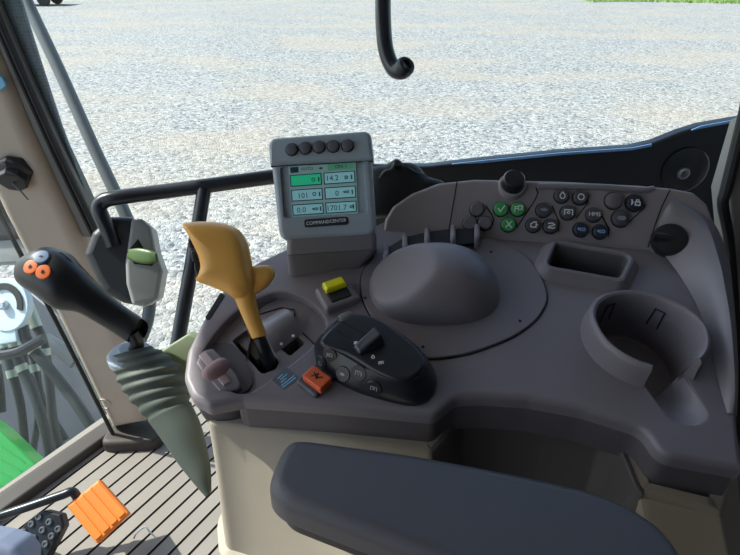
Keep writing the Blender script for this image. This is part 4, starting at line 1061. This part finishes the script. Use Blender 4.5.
# ================================================================== FAR THINGS
cy = 34.5; cx0 = (15 - 370) / F * 32.0; cx1 = (54 - 370) / F * 32.0
CAR = thing('car', 'dark car parked far off at the yard edge', 'car', ((cx0 + cx1) / 2, cy, -1.2))
cf = Frame(((cx0 + cx1) / 2, cy, -1.2), (1, 0, 0), (0, 0, 1)); wb = (cx1 - cx0) / 2
prof = [(-wb - .8, .32), (wb + .75, .30), (wb + .85, .6), (wb + .7, .85), (wb - .1, .98), (wb - .7, 1.42), (-wb - .2, 1.45), (-wb - .75, 1.0), (-wb - .9, .8)]
plate(cf, rounded(prof, .12), -1.6, 0, .12, seg=4, bb=.1).build('body', M['car_paint'], CAR, wn=True)
plate(cf, rounded([(-wb - .2, 1.0), (wb - .3, 1.0), (wb - .75, 1.36), (-wb - .1, 1.38)], .06), -.05, .01, .01).build('side_glass', M['car_glass'], CAR)
for x in (-wb, wb):
    for h in (.02, -1.45): lathe(cf.w(x, .34, h - .18), cf.n, [(.22, 0), (.34, .02), (.34, .2), (.2, .22), (.18, .19), (0, .19)], 22).build('wheel', M['tyre'], CAR)
# grass verge
mb = MB(); rnd = random.Random(5)
def gz(x, y): return -1.2 + .02 + .25 * max(0, min(1, (y - 38) / 9)) + .03 * math.sin(x * 1.3) * math.sin(y)
nx, ny = 40, 16; gp = []
for j in range(ny + 1):
    for i in range(nx + 1):
        x = 13 + i * 1.0; y = 36.6 + j * 1.2 + .8 * math.sin(x * .5); gp.append(V((x, y, gz(x, y) - (.08 if j == 0 or i == 0 else 0))))
mb.add(gp, [(j * (nx + 1) + i, j * (nx + 1) + i + 1, (j + 1) * (nx + 1) + i + 1, (j + 1) * (nx + 1) + i) for j in range(ny) for i in range(nx)])
for _ in range(5000):
    x = rnd.uniform(13.3, 50); y = 37 + rnd.random() ** 2 * 14 + .8 * math.sin(x * .5); z = gz(x, y); a = rnd.uniform(0, PI); h = rnd.uniform(.08, .28); w = .03
    dx_, dy_ = math.cos(a) * w, math.sin(a) * w; lx, ly = rnd.uniform(-.08, .08), rnd.uniform(-.08, .08)
    mb.add([(x - dx_, y - dy_, z - .03), (x + dx_, y + dy_, z - .03), (x + lx, y + ly, z + h)], [(0, 1, 2)])
o = mb.build('grass', M['tuft'], smooth=0); tag(o, 'green grass verge at the far edge of the gravel', 'grass', kind='stuff')

# ================================================================== LIGHT
sd_ = V((.67, -.16, -.73)).normalized()
sun = bpy.data.lights.new('sun', 'SUN'); sun.energy = 4.3; sun.angle = math.radians(.6); sun.color = (1, .95, .87)
so_ = bpy.data.objects.new('sun', sun); COL.objects.link(so_); so_.rotation_euler = sd_.to_track_quat('-Z', 'Y').to_euler(); so_.location = (-6, 2, 9)
w = bpy.data.worlds.new('sky'); SC.world = w; w.use_nodes = True; nt = w.node_tree
sky = nt.nodes.new('ShaderNodeTexSky'); sky.sky_type = 'NISHITA'; sky.sun_disc = False
sky.sun_elevation = math.asin(-sd_.z); sky.sun_rotation = math.atan2(-sd_.x, -sd_.y); sky.air_density = 1.2; sky.dust_density = 1.5
bg = nt.nodes['Background']; nt.links.new(sky.outputs[0], bg.inputs[0]); bg.inputs[1].default_value = .14

cam = bpy.data.cameras.new('camera'); co = bpy.data.objects.new('camera', cam); COL.objects.link(co)
co.location = CAM; co.rotation_euler = (PI / 2 - PITCH, 0, 0); cam.sensor_width = 36; cam.lens = 36 * F / 740; cam.clip_start = .01; cam.clip_end = 500
SC.camera = co
SC.view_settings.view_transform = 'Standard'; SC.view_settings.look = 'None'; SC.view_settings.gamma = 1; SC.view_settings.use_curve_mapping = False
SC.view_settings.exposure = 1.05
SC.cycles.max_bounces = 10; SC.cycles.transparent_max_bounces = 16; SC.cycles.use_denoising = True
